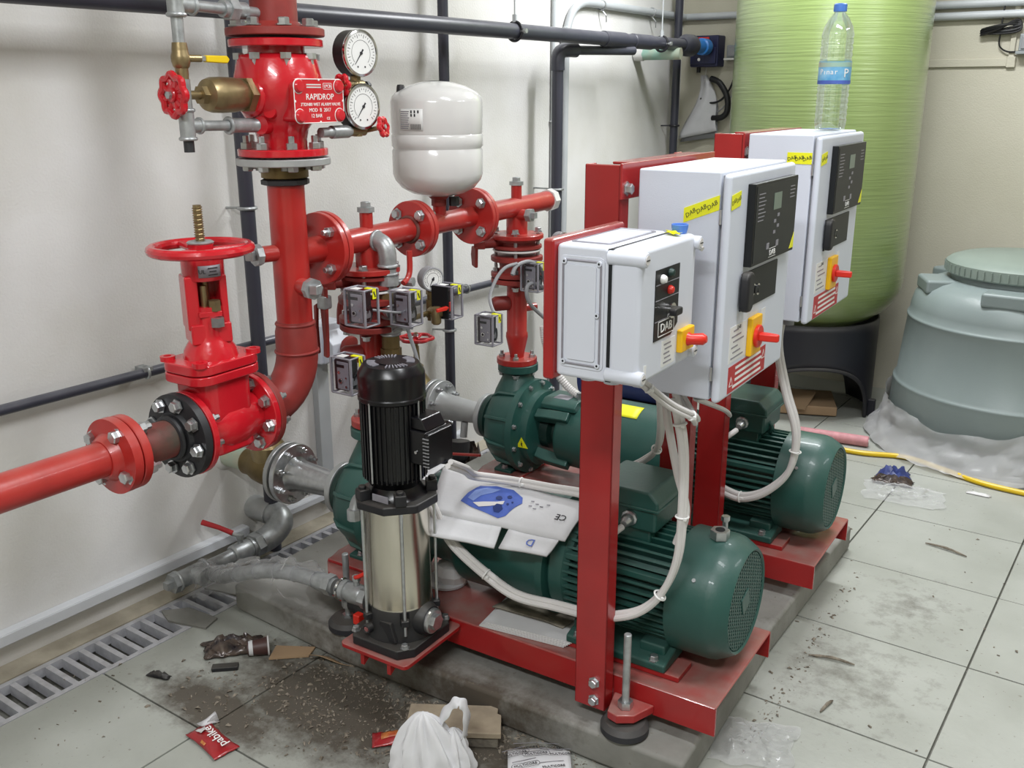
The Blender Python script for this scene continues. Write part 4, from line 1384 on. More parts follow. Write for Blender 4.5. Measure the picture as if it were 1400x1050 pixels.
t.p('flange_gasket', disc((UM, -.4825, .814), Y, .098, .006), 'black_iron')

t = T('gate_valve', 'big bright red gate valve with flat handwheel and brass stem', 'valve', (UM, VG, .71))
RD = 'valve_red'
c0 = V(UM, VG, ZV)
t.p('flange', disc((UM, -.472, .813), Y, .104, .017), RD)
t.p('flange', disc((UM, -.275, .811), Y, .104, .018), RD)
t.p('barrel', MB().lathe((UM, -.470, .812), Y, [(.062, 0), (.068, .03), (.078, .07), (.078, .12), (.068, .16), (.062, .19)], 40), RD, smooth=R(60))
pf_ = rrect(.115, .155, .03, 5)
t.p('body_neck', MB().prism(rrect(.13, .15, .035, 5), (UM, VG, .75), X, Y, (0, 0, .20)), RD, bev=.01)
t.p('cast_emblem', MB().tube([c0 + V(.0665, a, b) for a, b in ((0, -.028), (.022, 0), (0, .028), (-.022, 0))], .0014, 6, closed=True), RD, label='raised diamond casting mark')
t.p('cast_mark', MB().bb(c0 + V(.064, -.007, -.009), c0 + V(.0675, -.004, .009)).bb(c0 + V(.064, .002, -.009), c0 + V(.0675, .005, .009)).bb(c0 + V(.064, -.004, -.002), c0 + V(.0675, .003, .002)), RD)
for z0_, z1_, w, l in ((.938, .961, .155, .205), (.963, .988, .155, .205)):
    t.p('bonnet_flange', MB().prism(rrect(w, l, .045, 6), (UM, VG, z0_), X, Y, (0, 0, z1_ - z0_)), RD, bev=.004)
for a, b in ((-.058, -.082), (.058, -.082), (-.058, .082), (.058, .082)):
    t.p('lug', MB().lathe((UM + a, VG + b, .985), Z, [(.018, 0), (.018, .012), (.009, .012), (.008, .006), (0, .006)], 20), RD)
t.p('bonnet', MB().lathe((UM, VG, .985), Z, [(.066, 0), (.062, .022), (.048, .045), (.044, .06), (.044, .13)], 36), RD, smooth=R(60))
yr = Matrix.Rotation(R(-28), 3, 'Z')
yk = V(UM, VG, 0)
for sg in (-1, 1):
    cc = yk + yr @ V(0, sg * .037, 0)
    t.p('yoke_arm', MB().box(cc + Z * 1.125, (.07, .018 if sg > 0 else .030, .13), yr), RD, bev=.005)
t.p('yoke_back', MB().box(yk + yr @ V(-.032, 0, 0) + Z * 1.12, (.008, .08, .12), yr), RD, bev=.002)
t.p('yoke_lower', MB().box(yk + Z * 1.05, (.082, .096, .05), yr), RD, bev=.005)
t.p('yoke_top', MB().lathe((UM, VG, 1.178), Z, [(.048, 0), (.050, .004), (.050, .058), (.042, .066)], 32), RD)
wheel(t, (UM, VG, 1.250), Z, .113, .0125, RD, 3, .03)
t.p('wheel_washer', MB().lathe((UM, VG, 1.262), Z, [(.030, 0), (.032, .003), (.028, .006), (0, .006)], 28), 'galv')
st_ = t.p('stem', MB().cyl((UM, VG, 1.09), (UM, VG, 1.352), .0095, n=16), 'brass')
th_ = MB()
hx = [(UM + .0105 * math.cos(k * .785), VG + .0105 * math.sin(k * .785), 1.268 + .0007 * k) for k in range(116)]
t.p('thread', MB().tube(hx, .0017, 5), 'brass', st_)
t.p('gland', MB().cyl(yk + yr @ V(.022, -.008, 0) + Z * 1.07, yk + yr @ V(.022, -.008, 0) + Z * 1.165, .008, n=12), 'brass')
t.p('gland_bar', MB().box(yk + yr @ V(.02, .0, 0) + Z * 1.098, (.05, .055, .014), yr), RD, bev=.003)
t.p('gland_nut', MB().hexp(yk + yr @ V(.034, .012, 0) + Z * 1.105, yk + yr @ V(.034, .012, 0) + Z * 1.13, .015), 'brass')
t.p('gland_nut', MB().hexp(yk + yr @ V(.044, .013, 0) + Z * 1.068, yk + yr @ V(.044, .013, 0) + Z * 1.09, .017), 'zinc')
tag_c = yk + yr @ V(.0, 0, 0) + Z * 1.228
lb = t.p('approval_tag', MB().grid(lambda a, b: V(UM, VG, 1.188 + .028 * b) + Matrix.Rotation(R(-52 + 62 * a), 3, 'Z') @ V(.0512, 0, 0), 8, 2), 'switch_grey', sol=.001, label='silver approval tag')
dd = Matrix.Rotation(R(-42), 3, 'Z') @ X
t.text('UL', .014, V(UM, VG, 1.202) + dd * .0523, Z.cross(dd), Z, 'black_print', lb, h=.0003)
for i in range(3):
    dd = Matrix.Rotation(R(-14), 3, 'Z') @ X
    t.p('print_line', MB().box(V(UM, VG, 1.194 + i * .008) + dd * .0522, (.0006, .024 - .006 * (i % 2), .002), Matrix.Rotation(R(-14), 3, 'Z')), 'black_print', lb)
bolts(t, (UM, -.4725, .813), Y, .082, 0, 0, 0)
t2 = T('companion_flange', 'dark red flange between the gate valve and the elbow', 'flange', (UM, -.254, ZV))
t2.p('flange', disc((UM, -.256, .811), Y, .104, .018), 'primer_red')
t2.p('hub', MB().cyl((UM, -.25, .811), (UM, -.232, .811), .054), 'primer_red')
bolts(t2, (UM, -.2665, .811), Y, .083, 8, .018, .020, .0135, .3)

# ---------------------------------------------------------------- alarm valve
t = T('alarm_valve', 'large red wet alarm valve with lettered plate, top of the riser', 'valve', (UM, VR, 1.445))
cz = lambda z: V(UM, VR, z)
t.p('lower_flange', disc(cz(1.459), Z, .113, .018), RD)
t.p('body', MB().lathe(cz(1.465), Z, [(.062, 0), (.062, .025), (.068, .05), (.086, .075), (.104, .105), (.112, .14), (.111, .165), (.104, .190), (.099, .215), (.094, .226), (.070, .230), (.068, .255)], 48), RD, smooth=R(60))
t.p('upper_flange', disc(cz(1.719), Z, .115, .018), RD)
bolts(t, cz(1.452), Z, .092, 8, .020, .017, .0145, .3)
t.p('side_boss', MB().cyl((UM, VR, 1.598), (UM, VR - .105, 1.598), .052, ch=.006), RD)
t.p('lower_boss', MB().cyl((UM, VR, 1.527), (UM + .02, VR - .09, 1.527), .022).cyl((UM + .02, VR, 1.545), (UM + .05, VR - .085, 1.56), .016), RD)
PX, PV0, PV1, PZ0, PZ1 = UM + .112, -.160, .015, 1.530, 1.636
t.p('cover_box', MB().bb((UM, PV0 + .006, PZ0 + .004), (PX - .006, PV1 - .006, PZ1 - .004)), RD, bev=.012)
pvc, pzc = (PV0 + PV1) / 2, (PZ0 + PZ1) / 2
plt = t.p('name_plate', MB().prism(rrect(PV1 - PV0, PZ1 - PZ0, .02, 5), (PX - .007, pvc, pzc), Y, Z, (.009, 0, 0)), RD, bev=.001)
t.p('plate_border', MB().tube([V(PX + .002, pvc + a, pzc + b) for a, b in rrect(PV1 - PV0 - .003, PZ1 - PZ0 - .003, .02, 5)], .0012, 6, closed=True), 'white_print', plt)
for a, b in ((-1, -1), (1, -1), (-1, 1), (1, 1)):
    q = V(PX, pvc + a * (PV1 - PV0) * .40, pzc + b * (PZ1 - PZ0) * .33)
    t.p('plate_ring', MB().torus(q + X * .002, X, .0172, .0010, 24, 6), 'white_print', plt)
    t.p('plate_bolt', MB().lathe(q, X, [(.0155, 0), (.0155, .006), (.012, .010), (0, .011)], 24), 'valve_red', plt)
for a, b in ((0, 1), (0, -1), (-1, 0), (1, 0)):
    t.p('rivet', MB().lathe(V(PX + .001, pvc + a * .084, pzc + b * .050), X, [(.003, 0), (.003, .002), (0, .003)], 10), 'white_print', plt)
for body, size, dv_, dz_ in (('RAPIDROP', .0205, .002, .0095), ('3"/DN80 WET ALARM VALVE', .0108, .004, -.008), ('MOD  B  2017', .0125, .0, -.0215), ('12 BAR', .0125, -.013, -.035), ('CE', .0095, .028, -.042), ('LPCB', .0105, .030, .035)):
    t.text(body, size, V(PX + .0022, pvc + dv_, pzc + dz_), Y, Z, 'white_print', plt, sx=1.02, h=.0005)
for zz, w in ((.037, .05), (.031, .05)):
    t.p('print_line', MB().bb((PX + .0015, pvc - .018 - w / 2, pzc + zz), (PX + .0025, pvc - .018 + w / 2, pzc + zz + .003)), 'cable_white', plt)
t.p('logo_frame', MB().tube([V(PX + .0022, pvc + .030 + a, pzc + .035 + b) for a, b in rrect(.030, .014, .001, 1)], .0006, 4, closed=True), 'white_print', plt)
t = T('riser_collar', 'grey flange on a brass nipple under the alarm valve', 'flange', (UM, VR, 1.37))
t.p('grey_flange', disc(cz(1.436), Z, .118, .018), 'flange_grey')
t.p('nipple', MB().lathe(cz(1.383), Z, [(.05, 0), (.052, .01), (.06, .013), (.06, .044), (.056, .05)], 32), 'bronze')
t.p('collar', MB().lathe(cz(1.376), Z, [(.052, 0), (.062, .003), (.062, .014), (.055, .017)], 10), 'black_iron')
for k in range(6):
    a = 2 * PI * (k + .3) / 6
    t.p('stud_tip', MB().cyl(cz(1.428) + V(math.cos(a), math.sin(a), 0) * .07, cz(1.416) + V(math.cos(a), math.sin(a), 0) * .07, .012, n=6), 'galv')
t = T('upper_riser', 'dull red riser pipe and flange leaving the top of the picture', 'pipe', (UM, VR, 1.74))
t.p('flange', MB().lathe(cz(1.735), Z, [(.118, 0), (.12, .002), (.12, .017), (.117, .019), (.075, .021), (.057, .034)], 48), 'primer_red')
t.p('pipe', MB().cyl(cz(1.76), cz(3.09), .057, n=36), 'primer_red')
bolts(t, cz(1.729), Z, .094, 8, .034, .028, .0145, .3, head='hi')

# trim on the left of the alarm valve
VT = -.388
t = T('relief_valve', 'stout brass valve screwed into the left of the alarm valve', 'valve', (UM, -.25, 1.598))
t.p('body', MB().lathe((UM, -.215, 1.598), -Y, [(.033, 0), (.036, .004), (.040, .03), (.041, .07), (.040, .095), (.036, .108), (.020, .116), (0, .116)], 32), 'brass')
for a, b in ((-.178, -.198), (-.200, -.220)):
    t.p('hex_collar', MB().hexp((UM, a, 1.598), (UM, b, 1.598), .044), 'brass')
t.p('end_nut', MB().hexp((UM, -.33, 1.598), (UM, -.345, 1.598), .022), 'brass')
t.p('spindle', MB().cyl((UM, -.34, 1.598), (UM, -.375, 1.598), .010), 'brass')
t = T('trim_pipe', 'thin galvanized trim pipe standing left of the alarm valve', 'pipe', (UM, VT, 1.5))
t.p('upper_pipe', MB().cyl((UM, VT, 1.70), (UM, VT, 1.80), .0135), 'galv')
t.p('upper_tee', MB().cyl((UM, VT, 1.765), (UM, VT, 1.87), .019).torus((UM, VT, 1.768), Z, .018, .005).cyl((UM, VT, 1.79), (UM, VT + .045, 1.79), .018).torus((UM, VT + .045, 1.79), Y, .017, .005), 'galv')
t.p('top_pipe', MB().cyl((UM, VT + .04, 1.79), (UM, VT + .34, 1.785), .0125).cyl((UM, VT, 1.86), (UM, VT, 2.2), .0135), 'galv')
t.p('union', MB().hexp((UM, VT + .145, 1.789), (UM, VT + .170, 1.789), .026).cyl((UM, VT + .13, 1.789), (UM, VT + .20, 1.789), .019), 'galv')
t.p('lower_tee', MB().cyl((UM, VT, 1.50), (UM, VT, 1.565), .0175).torus((UM, VT, 1.502), Z, .017, .0045).torus((UM, VT, 1.565), Z, .017, .0045).cyl((UM, VT, 1.53), (UM, VT + .035, 1.53), .016).torus((UM, VT + .035, 1.53), Y, .015, .0045), 'galv')
t.p('drain_nipple', MB().cyl((UM, VT, 1.50), (UM, VT, 1.472), .012), 'black_iron')
t.p('cross_pipe', MB().cyl((UM, VT + .03, 1.53), (UM, VT + .13, 1.528), .012), 'galv')
t.p('elbow', MB().tube(spline([(UM, VT + .12, 1.528), (UM, VT + .15, 1.528), (UM + .0, VT + .19, 1.527), (UM + .008, VT + .215, 1.527)], 4), .0175, 14).torus((UM, VT + .122, 1.528), Y, .0165, .005), 'galv')
t = T('ball_valve', 'brass ball valve with yellow lever on the trim pipe', 'valve', (UM, VT, 1.68))
t.p('body', MB().lathe((UM, VT, 1.625), Z, [(.0135, 0), (.0145, .02), (.0145, .03), (.018, .034), (.021, .045), (.021, .056), (.018, .066), (.018, .07), (.016, .085)], 20), 'brass')
t.p('stem', MB().cyl((UM + .01, VT + .01, 1.677), (UM + .02, VT + .04, 1.677), .008), 'brass')
lv = t.p('lever', MB().bb((UM + .012, VT + .035, 1.671), (UM + .020, VT + .058, 1.683)), 'galv', bev=.002)
t.p('lever_grip', MB().prism([(.054, -.0075), (.115, -.009), (.122, 0), (.115, .008), (.054, .0075)], (UM + .008, VT, 1.677), Y, Z, (.016, 0, 0)), 'lever_yellow', lv, bev=.003)
t = T('angle_valve', 'small valve with red lobed handwheel facing the viewer', 'valve', (UM, VT, 1.6))
wd = V(-.06, -1, 0).normalized()
wc = V(UM, VT - .03, 1.598)
wavy_n = 8
wheel(t, wc, wd, .042, .0085, RD, 8, .016, wavy=.0035)
t.p('web', MB().lathe(wc - wd * .004, wd, [(.026, 0), (.03, .003), (.018, .006)], 24), RD)
t.p('wheel_nut', MB().hexp(wc, wc + wd * .016, .0085), 'galv')
t.p('body', MB().cyl((UM, VT, 1.565), (UM, VT, 1.632), .016).cyl(wc - wd * .012, (UM, VT, 1.598), .010), 'galv')


# gauges
def gauge(t, c, n, r, th, body, needle=215, ring='chrome'):
    n = V(*n).normalized()
    right = Z.cross(n).normalized()
    c = Vector(c)
    t.p('case', MB().cyl(c - n * th, c, r, n=40, ch=.003), body)
    bz_ = t.p('bezel', MB().lathe(c - n * .004, n, [(r * .88, .006), (r * .9, .008), (r, .007), (r * 1.02, .004), (r * 1.02, 0), (r, -.002)], 40, False), ring)
    fc = t.p('dial', MB().cyl(c - n * .001, c + n * .0015, r * .9, n=40), 'dial_white')
    tm = MB()
    for k in range(28):
        a = R(225 - 270 * k / 27)
        d = right * math.cos(a) + Z * math.sin(a)
        L = .15 if k % 3 == 0 else .08
        p = c + n * .0016 + d * r * (.80 - L / 2)
        tm.prism([(-.0006, -L * r / 2), (.0006, -L * r / 2), (.0006, L * r / 2), (-.0006, L * r / 2)], p, n.cross(d), d, n * .0004)
    t.p('dial_marks', tm, 'black_print', fc, smooth=0, kind='stuff')
    t.p('dial_arc', MB().tube([c + n * .0018 + (right * math.cos(R(a)) + Z * math.sin(R(a))) * r * .55 for a in range(-45, 226, 10)], .0005, 4), 'black_print', fc)
    for a, s_ in ((-70, .10), (-110, .10)):
        d = right * math.cos(R(a)) + Z * math.sin(R(a))
        t.p('dial_logo', MB().box(c + n * .0018 + d * r * .62, (.001, .004, .004)), 'black_print', fc)
    d = right * math.cos(R(needle)) + Z * math.sin(R(needle))
    t.p('needle', MB().prism([(-.0022, -r * .2), (.0022, -r * .2), (.0016, 0), (.0004, r * .62), (-.0004, r * .62), (-.0016, 0)], c + n * .002, n.cross(d), d, n * .001).cyl(c + n * .001, c + n * .004, .004, n=12), 'black_print', fc)


UG = UM + .10
for zc, zs, lab, wn in ((1.700, 1.622, 'upper black-backed pressure gauge beside the alarm valve', (0, -1, 0)), (1.568, 1.506, 'lower black-backed pressure gauge beside the alarm valve', (1, .2, .2))):
    t = T('pressure_gauge', lab, 'gauge', (UG, .09, zs))
    gauge(t, (UG + .012, .09, zc), (1, -.12, 0), .0575, .046, 'black_plastic', 232)
    t.p('stem', MB().cyl((UG - .01, .09, zc - .055), (UG - .01, .09, zs), .009, n=14).hexp((UG - .01, .09, zc - .066), (UG - .01, .09, zc - .056), .014), 'bronze')
    t.p('cock', MB().cyl((UG - .01, .06, zs), (UG - .01, .115, zs), .013, n=14).cyl((UG - .01, .09, zs - .014), (UG - .01, .09, zs + .016), .012), 'brass')
    wd = V(*wn).normalized()
    wc = V(UG - .01, .09, zs) + wd * .052 + (V(0, .035, 0) if wn[0] else V(0, 0, 0))
    wavy_n = 6
    wheel(t, wc, wd, .021, .0065, RD, 6, .007, wavy=.003)
    t.p('wheel_nut', MB().hexp(wc, wc + wd * .008, .006), 'galv')
    t.p('spindle', MB().cyl(V(UG - .01, .09 + (.035 if wn[0] else 0), zs), wc, .006), 'brass')
    if zc > 1.6:
        t.p('test_plug', MB().cyl((UG - .01, .115, zs), (UG - .01, .145, zs), .007).hexp((UG - .01, .13, zs), (UG - .01, .138, zs), .011), 'black_iron')
        t.p('link_pipe', MB().cyl((UG - .01, -.0, zs), (UG - .01, .065, zs), .010), 'brass')
    else:
        t.p('link_pipe', MB().cyl((UG - .01, -.05, zs), (UG - .01, .06, zs), .0125).cyl((UG - .01, -.01, zs), (UG - .01, .05, zs), .0165), 'galv')

# ---------------------------------------------------------------- pressure vessel
PV = .558
t = T('pressure_vessel', 'white domed pressure vessel standing on the red manifold', 'vessel', (UM, PV, 1.27))
RV = .1415
prof = [(.0, 1.292), (.05, 1.294), (.085, 1.303), (.115, 1.320), (.134, 1.343), (.1405, 1.362), (.1405, 1.432), (.1370, 1.438), (.1370, 1.441), (.1415, 1.446), (.1415, 1.478), (.1385, 1.482), (.1405, 1.487), (RV, 1.575), (.136, 1.592), (.122, 1.606), (.09, 1.622), (.05, 1.634), (0, 1.638)]
t.p('shell', MB().lathe((UM, PV, 0), Z, prof, 72), 'white_paint', smooth=R(50))
t.p('neck', MB().lathe((UM, PV, 1.262), Z, [(.024, 0), (.024, .02), (.034, .03), (.034, .034)], 24), 'primer_red')
t.p('neck_nut', MB().hexp((UM + .045, PV + .02, 1.262), (UM + .045, PV + .02, 1.29), .016), 'black_plastic')
t.p('air_valve', MB().lathe((UM - .07, PV - .085, 1.600), Z, [(.014, 0), (.012, .02), (.010, .026), (0, .027)], 16), 'black_plastic', label='black air valve cap')
lab = t.p('label', MB().grid(lambda a, b: V(UM, PV, 1.495 + .062 * b) + Matrix.Rotation(R(-104 + 34 * a), 3, 'Z') @ V(RV + .0008, 0, 0), 8, 2), 'label_white', sol=.0006)
for i in range(9):
    t.p('print_line', MB().grid(lambda a, b: V(UM, PV, 1.500 + .006 * i + .0028 * b) + Matrix.Rotation(R(-102 + (12 + (i % 3)) * a), 3, 'Z') @ V(RV + .0014, 0, 0), 3, 1), 'switch_grey', lab)
for i in range(7):
    t.p('barcode_bar', MB().grid(lambda a, b: V(UM, PV, 1.498 + .016 * b) + Matrix.Rotation(R(-86 + 2 * i + .9 * a), 3, 'Z') @ V(RV + .0014, 0, 0), 1, 1), 'black_print', lab)
for i, zz in enumerate((1.545, 1.535)):
    for k in range(3 - i):
        t.p('print_mark', MB().grid(lambda a, b: V(UM, PV, zz + .008 * b) + Matrix.Rotation(R(-86 + 4.6 * k + 2 * a), 3, 'Z') @ V(RV + .0014, 0, 0), 1, 1), 'black_print', lab)
t.p('top_rust', MB().lathe((UM - .01, PV, 1.6375), Z, [(.0, .0002), (.028, 0)], 20), 'bronze')

# ---------------------------------------------------------------- suction side
for v, dz, who in ((.203, 0, 'nearer'), (1.018, RDZ, 'farther')):
    z = ZA + dz + .003
    t = T('suction_spool', 'zinc flanged cone pipe feeding the %s green pump' % who, 'pipe', (-1.45, v, z))
    mt = 'zinc' if v < .5 else 'flange_grey'
    t.p('flange', MB().lathe((-1.572, v, z), X, [(.10, 0), (.102, .002), (.102, .018), (.10, .02), (.062, .022)], 44), mt)
    t.p('cone', MB().lathe((-1.553, v, z), X, [(.062, 0), (.054, .012), (.050, .05), (.042, .16), (.040, .21)], 36), mt)
    t.p('pump_flange', disc((-1.337, v, z), X, .085, .020), 'flange_grey')
    bolts(t, (-1.572, v, z), X, .082, 8, .024, .021, .0115, .5, head='lo')
    for k in range(8):
        a = 2 * PI * (k + .5) / 8
    if v > .5:
        t.p('drain_stub', MB().cyl((-1.43, v - .02, z - .04), (-1.43, v - .03, z - .10), .014), 'flange_grey')
    t = T('suction_valve', 'brass gate valve on the suction pipe of the %s pump' % who, 'valve', (-1.68, v, z))
    t.p('counter_flange', disc((-1.592, v, z), X, .102, .017), 'flange_grey')
    t.p('body', MB().lathe((-1.78, v, z), X, [(.038, 0), (.046, .004), (.046, .03), (.058, .06), (.064, .10), (.058, .14), (.046, .16), (.05, .175), (.05, .185)], 36), 'bronze')
    t.p('bonnet', MB().lathe((-1.675, v, z + .03), Z, [(.055, 0), (.058, .05), (.050, .062), (.030, .09), (.026, .10), (.026, .12), (.014, .13), (.010, .20)], 28), 'brass')
    wavy_n = 6
    wheel(t, (-1.675, v, z + .262), Z, .064, .0075, RD, 4, .012, wavy=.004)
    t.p('spindle', MB().cyl((-1.675, v, z + .2), (-1.675, v, z + .285), .007), 'brass')
    t.p('spindle_nut', MB().hexp((-1.675, v, z + .27), (-1.675, v, z + .28), .010), 'galv')
    t = T('suction_stub', 'pale green pipe from the wall to the %s suction valve' % who, 'pipe', (-1.85, v, z))
    t.p('pipe', MB().cyl((-1.93, v, z), (-1.775, v, z), .037), 'aqua_pipe')
    t.p('plaster_ring', MB().lathe((-1.905 if v < .5 else -1.86, v, z), X, [(.06, 0), (.052, .02), (.04, .03)], 20), 'wall_cream')

# ---------------------------------------------------------------- galvanized line of the jockey pump
JU, JV = -1.128, .212
t = T('jockey_line', 'galvanized and brass line from the manifold down behind the jockey motor', 'pipe', (JU, JV, .6))
t.p('elbow', MB().tube(spline([(UM + .02, JV, 1.197), (JU - .035, JV, 1.197), (JU - .01, JV, 1.185), (JU, JV, 1.16), (JU, JV, 1.128)], 6), .026, 18).torus((JU, JV, 1.128), Z, .026, .005).torus((UM + .035, JV, 1.197), X, .026, .005), 'galv')
t.p('union', MB().cyl((JU, JV, 1.05), (JU, JV, 1.12), .024).cyl((JU, JV, 1.072), (JU, JV, 1.098), .031, n=10).torus((JU, JV, 1.105), Z, .026, .004), 'galv')
t.p('brass_nut', MB().cyl((JU, JV, 1.025), (JU, JV, 1.052), .030, n=8).cyl((JU, JV, 1.015), (JU, JV, 1.03), .026), 'bronze')
t.p('tee', MB().cyl((JU, JV, .925), (JU, JV, 1.02), .027).torus((JU, JV, 1.015), Z, .027, .005).torus((JU, JV, .928), Z, .026, .005).cyl((JU, JV, .965), (JU + .06, JV, .965), .022), 'galv')
t.p('check_body', MB().cyl((JU, JV, .84), (JU, JV, .925), .026).cyl((JU, JV, .858), (JU, JV, .885), .031, n=8), 'bronze')
t.p('lower_pipe', MB().cyl((JU, JV, .78), (JU, JV, .845), .022).cyl((JU, JV, .79), (JU, JV, .81), .027), 'galv')
t.p('lever', MB().tube(spline([(JU + .03, JV + .03, 1.075), (JU + .03, JV + .05, 1.085), (JU + .03, JV + .062, 1.11), (JU + .03, JV + .062, 1.165)], 5), .0085, 10), 'pipe_red', label='red valve lever pointing up')
t.p('lever_nut', MB().hexp((JU + .02, JV + .055, 1.075), (JU + .045, JV + .06, 1.075), .014).cyl((JU, JV + .02, 1.075), (JU + .03, JV + .05, 1.08), .008), 'galv')


# ---------------------------------------------------------------- pressure switches
def pswitch(u, v, z, label, s=.87, back=False, rot=0):
    t = T('pressure_switch', label, 'switch', (u, v, z), group=None)
    w, d, h = .060 * s, .078 * s, .112 * s           # along v, along u, height
    if back:
        t.p('back_plate', MB().bb((u - d * .55, v - w * .62, z), (u + d * .35, v - w * .50, z + h)), 'panel_black', bev=.002)
        t.p('inner_block', MB().bb((u - d * .4, v - w * .5, z + .012), (u + d * .18, v + w * .2, z + h * .85)), 'switch_dark', bev=.003)
        t.p('red_terminal', MB().bb((u + d * .18, v - w * .35, z + .02), (u + d * .26, v - w * .05, z + h * .5)), 'switch_red', bev=.002)
    else:
        t.p('face_plate', MB().bb((u - d * .28, v - w * .44, z + .010), (u + d * .30, v - w * .40, z + h * .88)), 'switch_grey', bev=.001)
        t.p('inner_block', MB().bb((u - d * .46, v - w * .39, z + .006), (u + d * .22, v + w * .42, z + h * .92)), 'switch_dark', bev=.003)
        for a, b, r in ((-.06, .36, .0075), (-.16, .58, .005), (.2, .2, .004), (.2, .45, .003)):
            t.p('adjuster', MB().cyl((u + d * a, v - w * .45, z + h * b), (u + d * a, v - w * .56 if r > .006 else v - w * .50, z + h * b), r * s, n=12), 'chrome')
        t.p('knob_center', MB().cyl((u - d * .06, v - w * .56, z + h * .36), (u - d * .06, v - w * .575, z + h * .36), .0045, n=10), 'black_plastic')
        t.p('scale_window', MB().bb((u - d * .3, v - w * .46, z + h * .72), (u + d * .1, v - w * .43, z + h * .80)), 'panel_black')
        t.p('terminal_strip', MB().bb((u + d * .30, v - w * .2, z + h * .2), (u + d * .36, v + w * .25, z + h * .42)), 'cable_grey', bev=.002)
        t.p('terminal_wire', MB().tube(spline([(u + d * .33, v - w * .1, z + h * .35), (u + d * .42, v, z + h * .55), (u + d * .36, v + w * .2, z + h * .3), (u + d * .36, v + w * .05, z + h * .12)], 5), .003, 6), 'black_plastic')
    lo, hi = V(u - d / 2, v - w / 2 - .002, z), V(u + d / 2, v + w / 2, z + h)
    if back:
        lo.y = v - w * .5
    cv = t.p('clear_cover', MB().bb(lo, hi), 'clear_cover', bev=.002)
    e = .0027
    for a in (lo.x, hi.x):
        for b in (lo.y, hi.y):
            t.p('cover_edge', MB().bb((a - e, b - e, z), (a + e, b + e, z + h)), 'switch_grey', cv)
    for zz in (z, z + h):
        t.p('cover_rim', MB().tube([(lo.x, lo.y, zz), (hi.x, lo.y, zz), (hi.x, hi.y, zz), (lo.x, hi.y, zz)], e, 4, closed=True), 'switch_grey', cv, smooth=0)
    tp = t.p('seal_tape', MB().bb((u + d * .12, v + w * .05, z + h), (u + d / 2 + .003, v + w * .30, z + h + .002)).bb((u + d / 2 + .002, v + w * .05, z + h * .74), (u + d / 2 + .004, v + w * .30, z + h + .002)), 'tape', cv, label='yellow seal tape')
    t.p('tape_mark', MB().box((u + d / 2 + .0045, v + w * .17, z + h * .87), (.001, .004, .016), Matrix.Rotation(.4, 3, 'X')), 'tape_print', tp)
    t.p('top_sticker', MB().bb((u - d * .35, v - w * .35, z + h), (u + d * .02, v + w * .1, z + h + .001)), 'label_white', cv)
    return t


pswitch(-1.045, .000, 1.008, 'clear-cased pressure switch left of the galvanized jockey line')
pswitch(-1.045, .188, .972, 'clear-cased pressure switch in front of the galvanized jockey line')
pswitch(-1.045, .385, .955, 'pressure switch with black back plate and red terminal', back=True)
pswitch(-1.045, -.066, .838, 'lowest clear-cased pressure switch, beside the jockey motor top')
pswitch(-1.09, .955, .935, 'clear-cased pressure switch touching the small white box edge', .88)
pswitch(-1.08, .655, .808, 'clear-cased pressure switch left of the rear riser pipe', .88)

t = T('pressure_gauge', 'small silver pressure gauge above the brass cock', 'gauge', (-1.11, .37, .98))
gauge(t, (-1.085, .365, 1.068), (1, -.45, 0), .036, .034, 'cable_grey', 240, 'cable_grey')
t.p('case_label', MB().grid(lambda a, b: V(-1.112, .377, 1.055 + .024 * b) + Matrix.Rotation(R(-75 + 40 * a), 3, 'Z') @ V(.010, 0, 0), 4, 2), 'label_white', sol=.0006)
t.p('stem', MB().cyl((-1.10, .372, .94), (-1.10, .372, 1.035), .011).hexp((-1.10, .372, 1.02), (-1.10, .372, 1.034), .014), 'bronze')
t.p('tee', MB().cyl((-1.10, .372, .95), (-1.10, .372, 1.005), .0145), 'bronze')
t.p('link_pipe', MB().cyl((-1.10, .375, .965), (-1.09, .215, .965), .008), 'bronze')
t = T('brass_cock', 'small brass cock with red lever before the black switch plate', 'valve', (-1.07, .36, .95))
t.p('body', MB().lathe((-1.100, .366, .972), (1, -.25, .05), [(.010, 0), (.015, .01), (.018, .03), (.018, .05), (.012, .06)], 16).lathe((-1.06, .345, .972), (0, 0, -1), [(.013, -.01), (.016, .01), (.015, .03), (.010, .035)], 14), 'brass')
t.p('lever', MB().prism([(-.01, 0), (.022, .004), (.03, .012), (.022, .016), (-.01, .010)], (-1.035, .325, .982), (.5, .86, 0), Z, (.01, -.006, 0)), 'switch_red', bev=.002)
t = T('pressure_gauge', 'gauge half hidden behind the small white box top', 'gauge', (-1.05, 1.06, 1.02))
gauge(t, (-1.04, 1.075, 1.092), (1, -.45, 0), .036, .034, 'cable_grey', 240, 'chrome')
t.p('stem', MB().cyl((-1.06, 1.08, 1.0), (-1.06, 1.08, 1.06), .011), 'bronze')
for a, b, lab in (((-1.13, .24, .97), (-1.045, .04, 1.04), 'thin grey capillary tube to the left switch'), ((-1.12, .21, .93), (-1.05, .19, .965), 'thin grey capillary tube to the middle switch')):
    a, b = V(*a), V(*b)
    solo('capillary_tube', lab, 'tube', MB().tube(spline([a, a + V(.05, -.03, .03), (a + b) / 2 + V(.05, 0, .01), b], 6), .0035, 8), 'cable_grey', a)
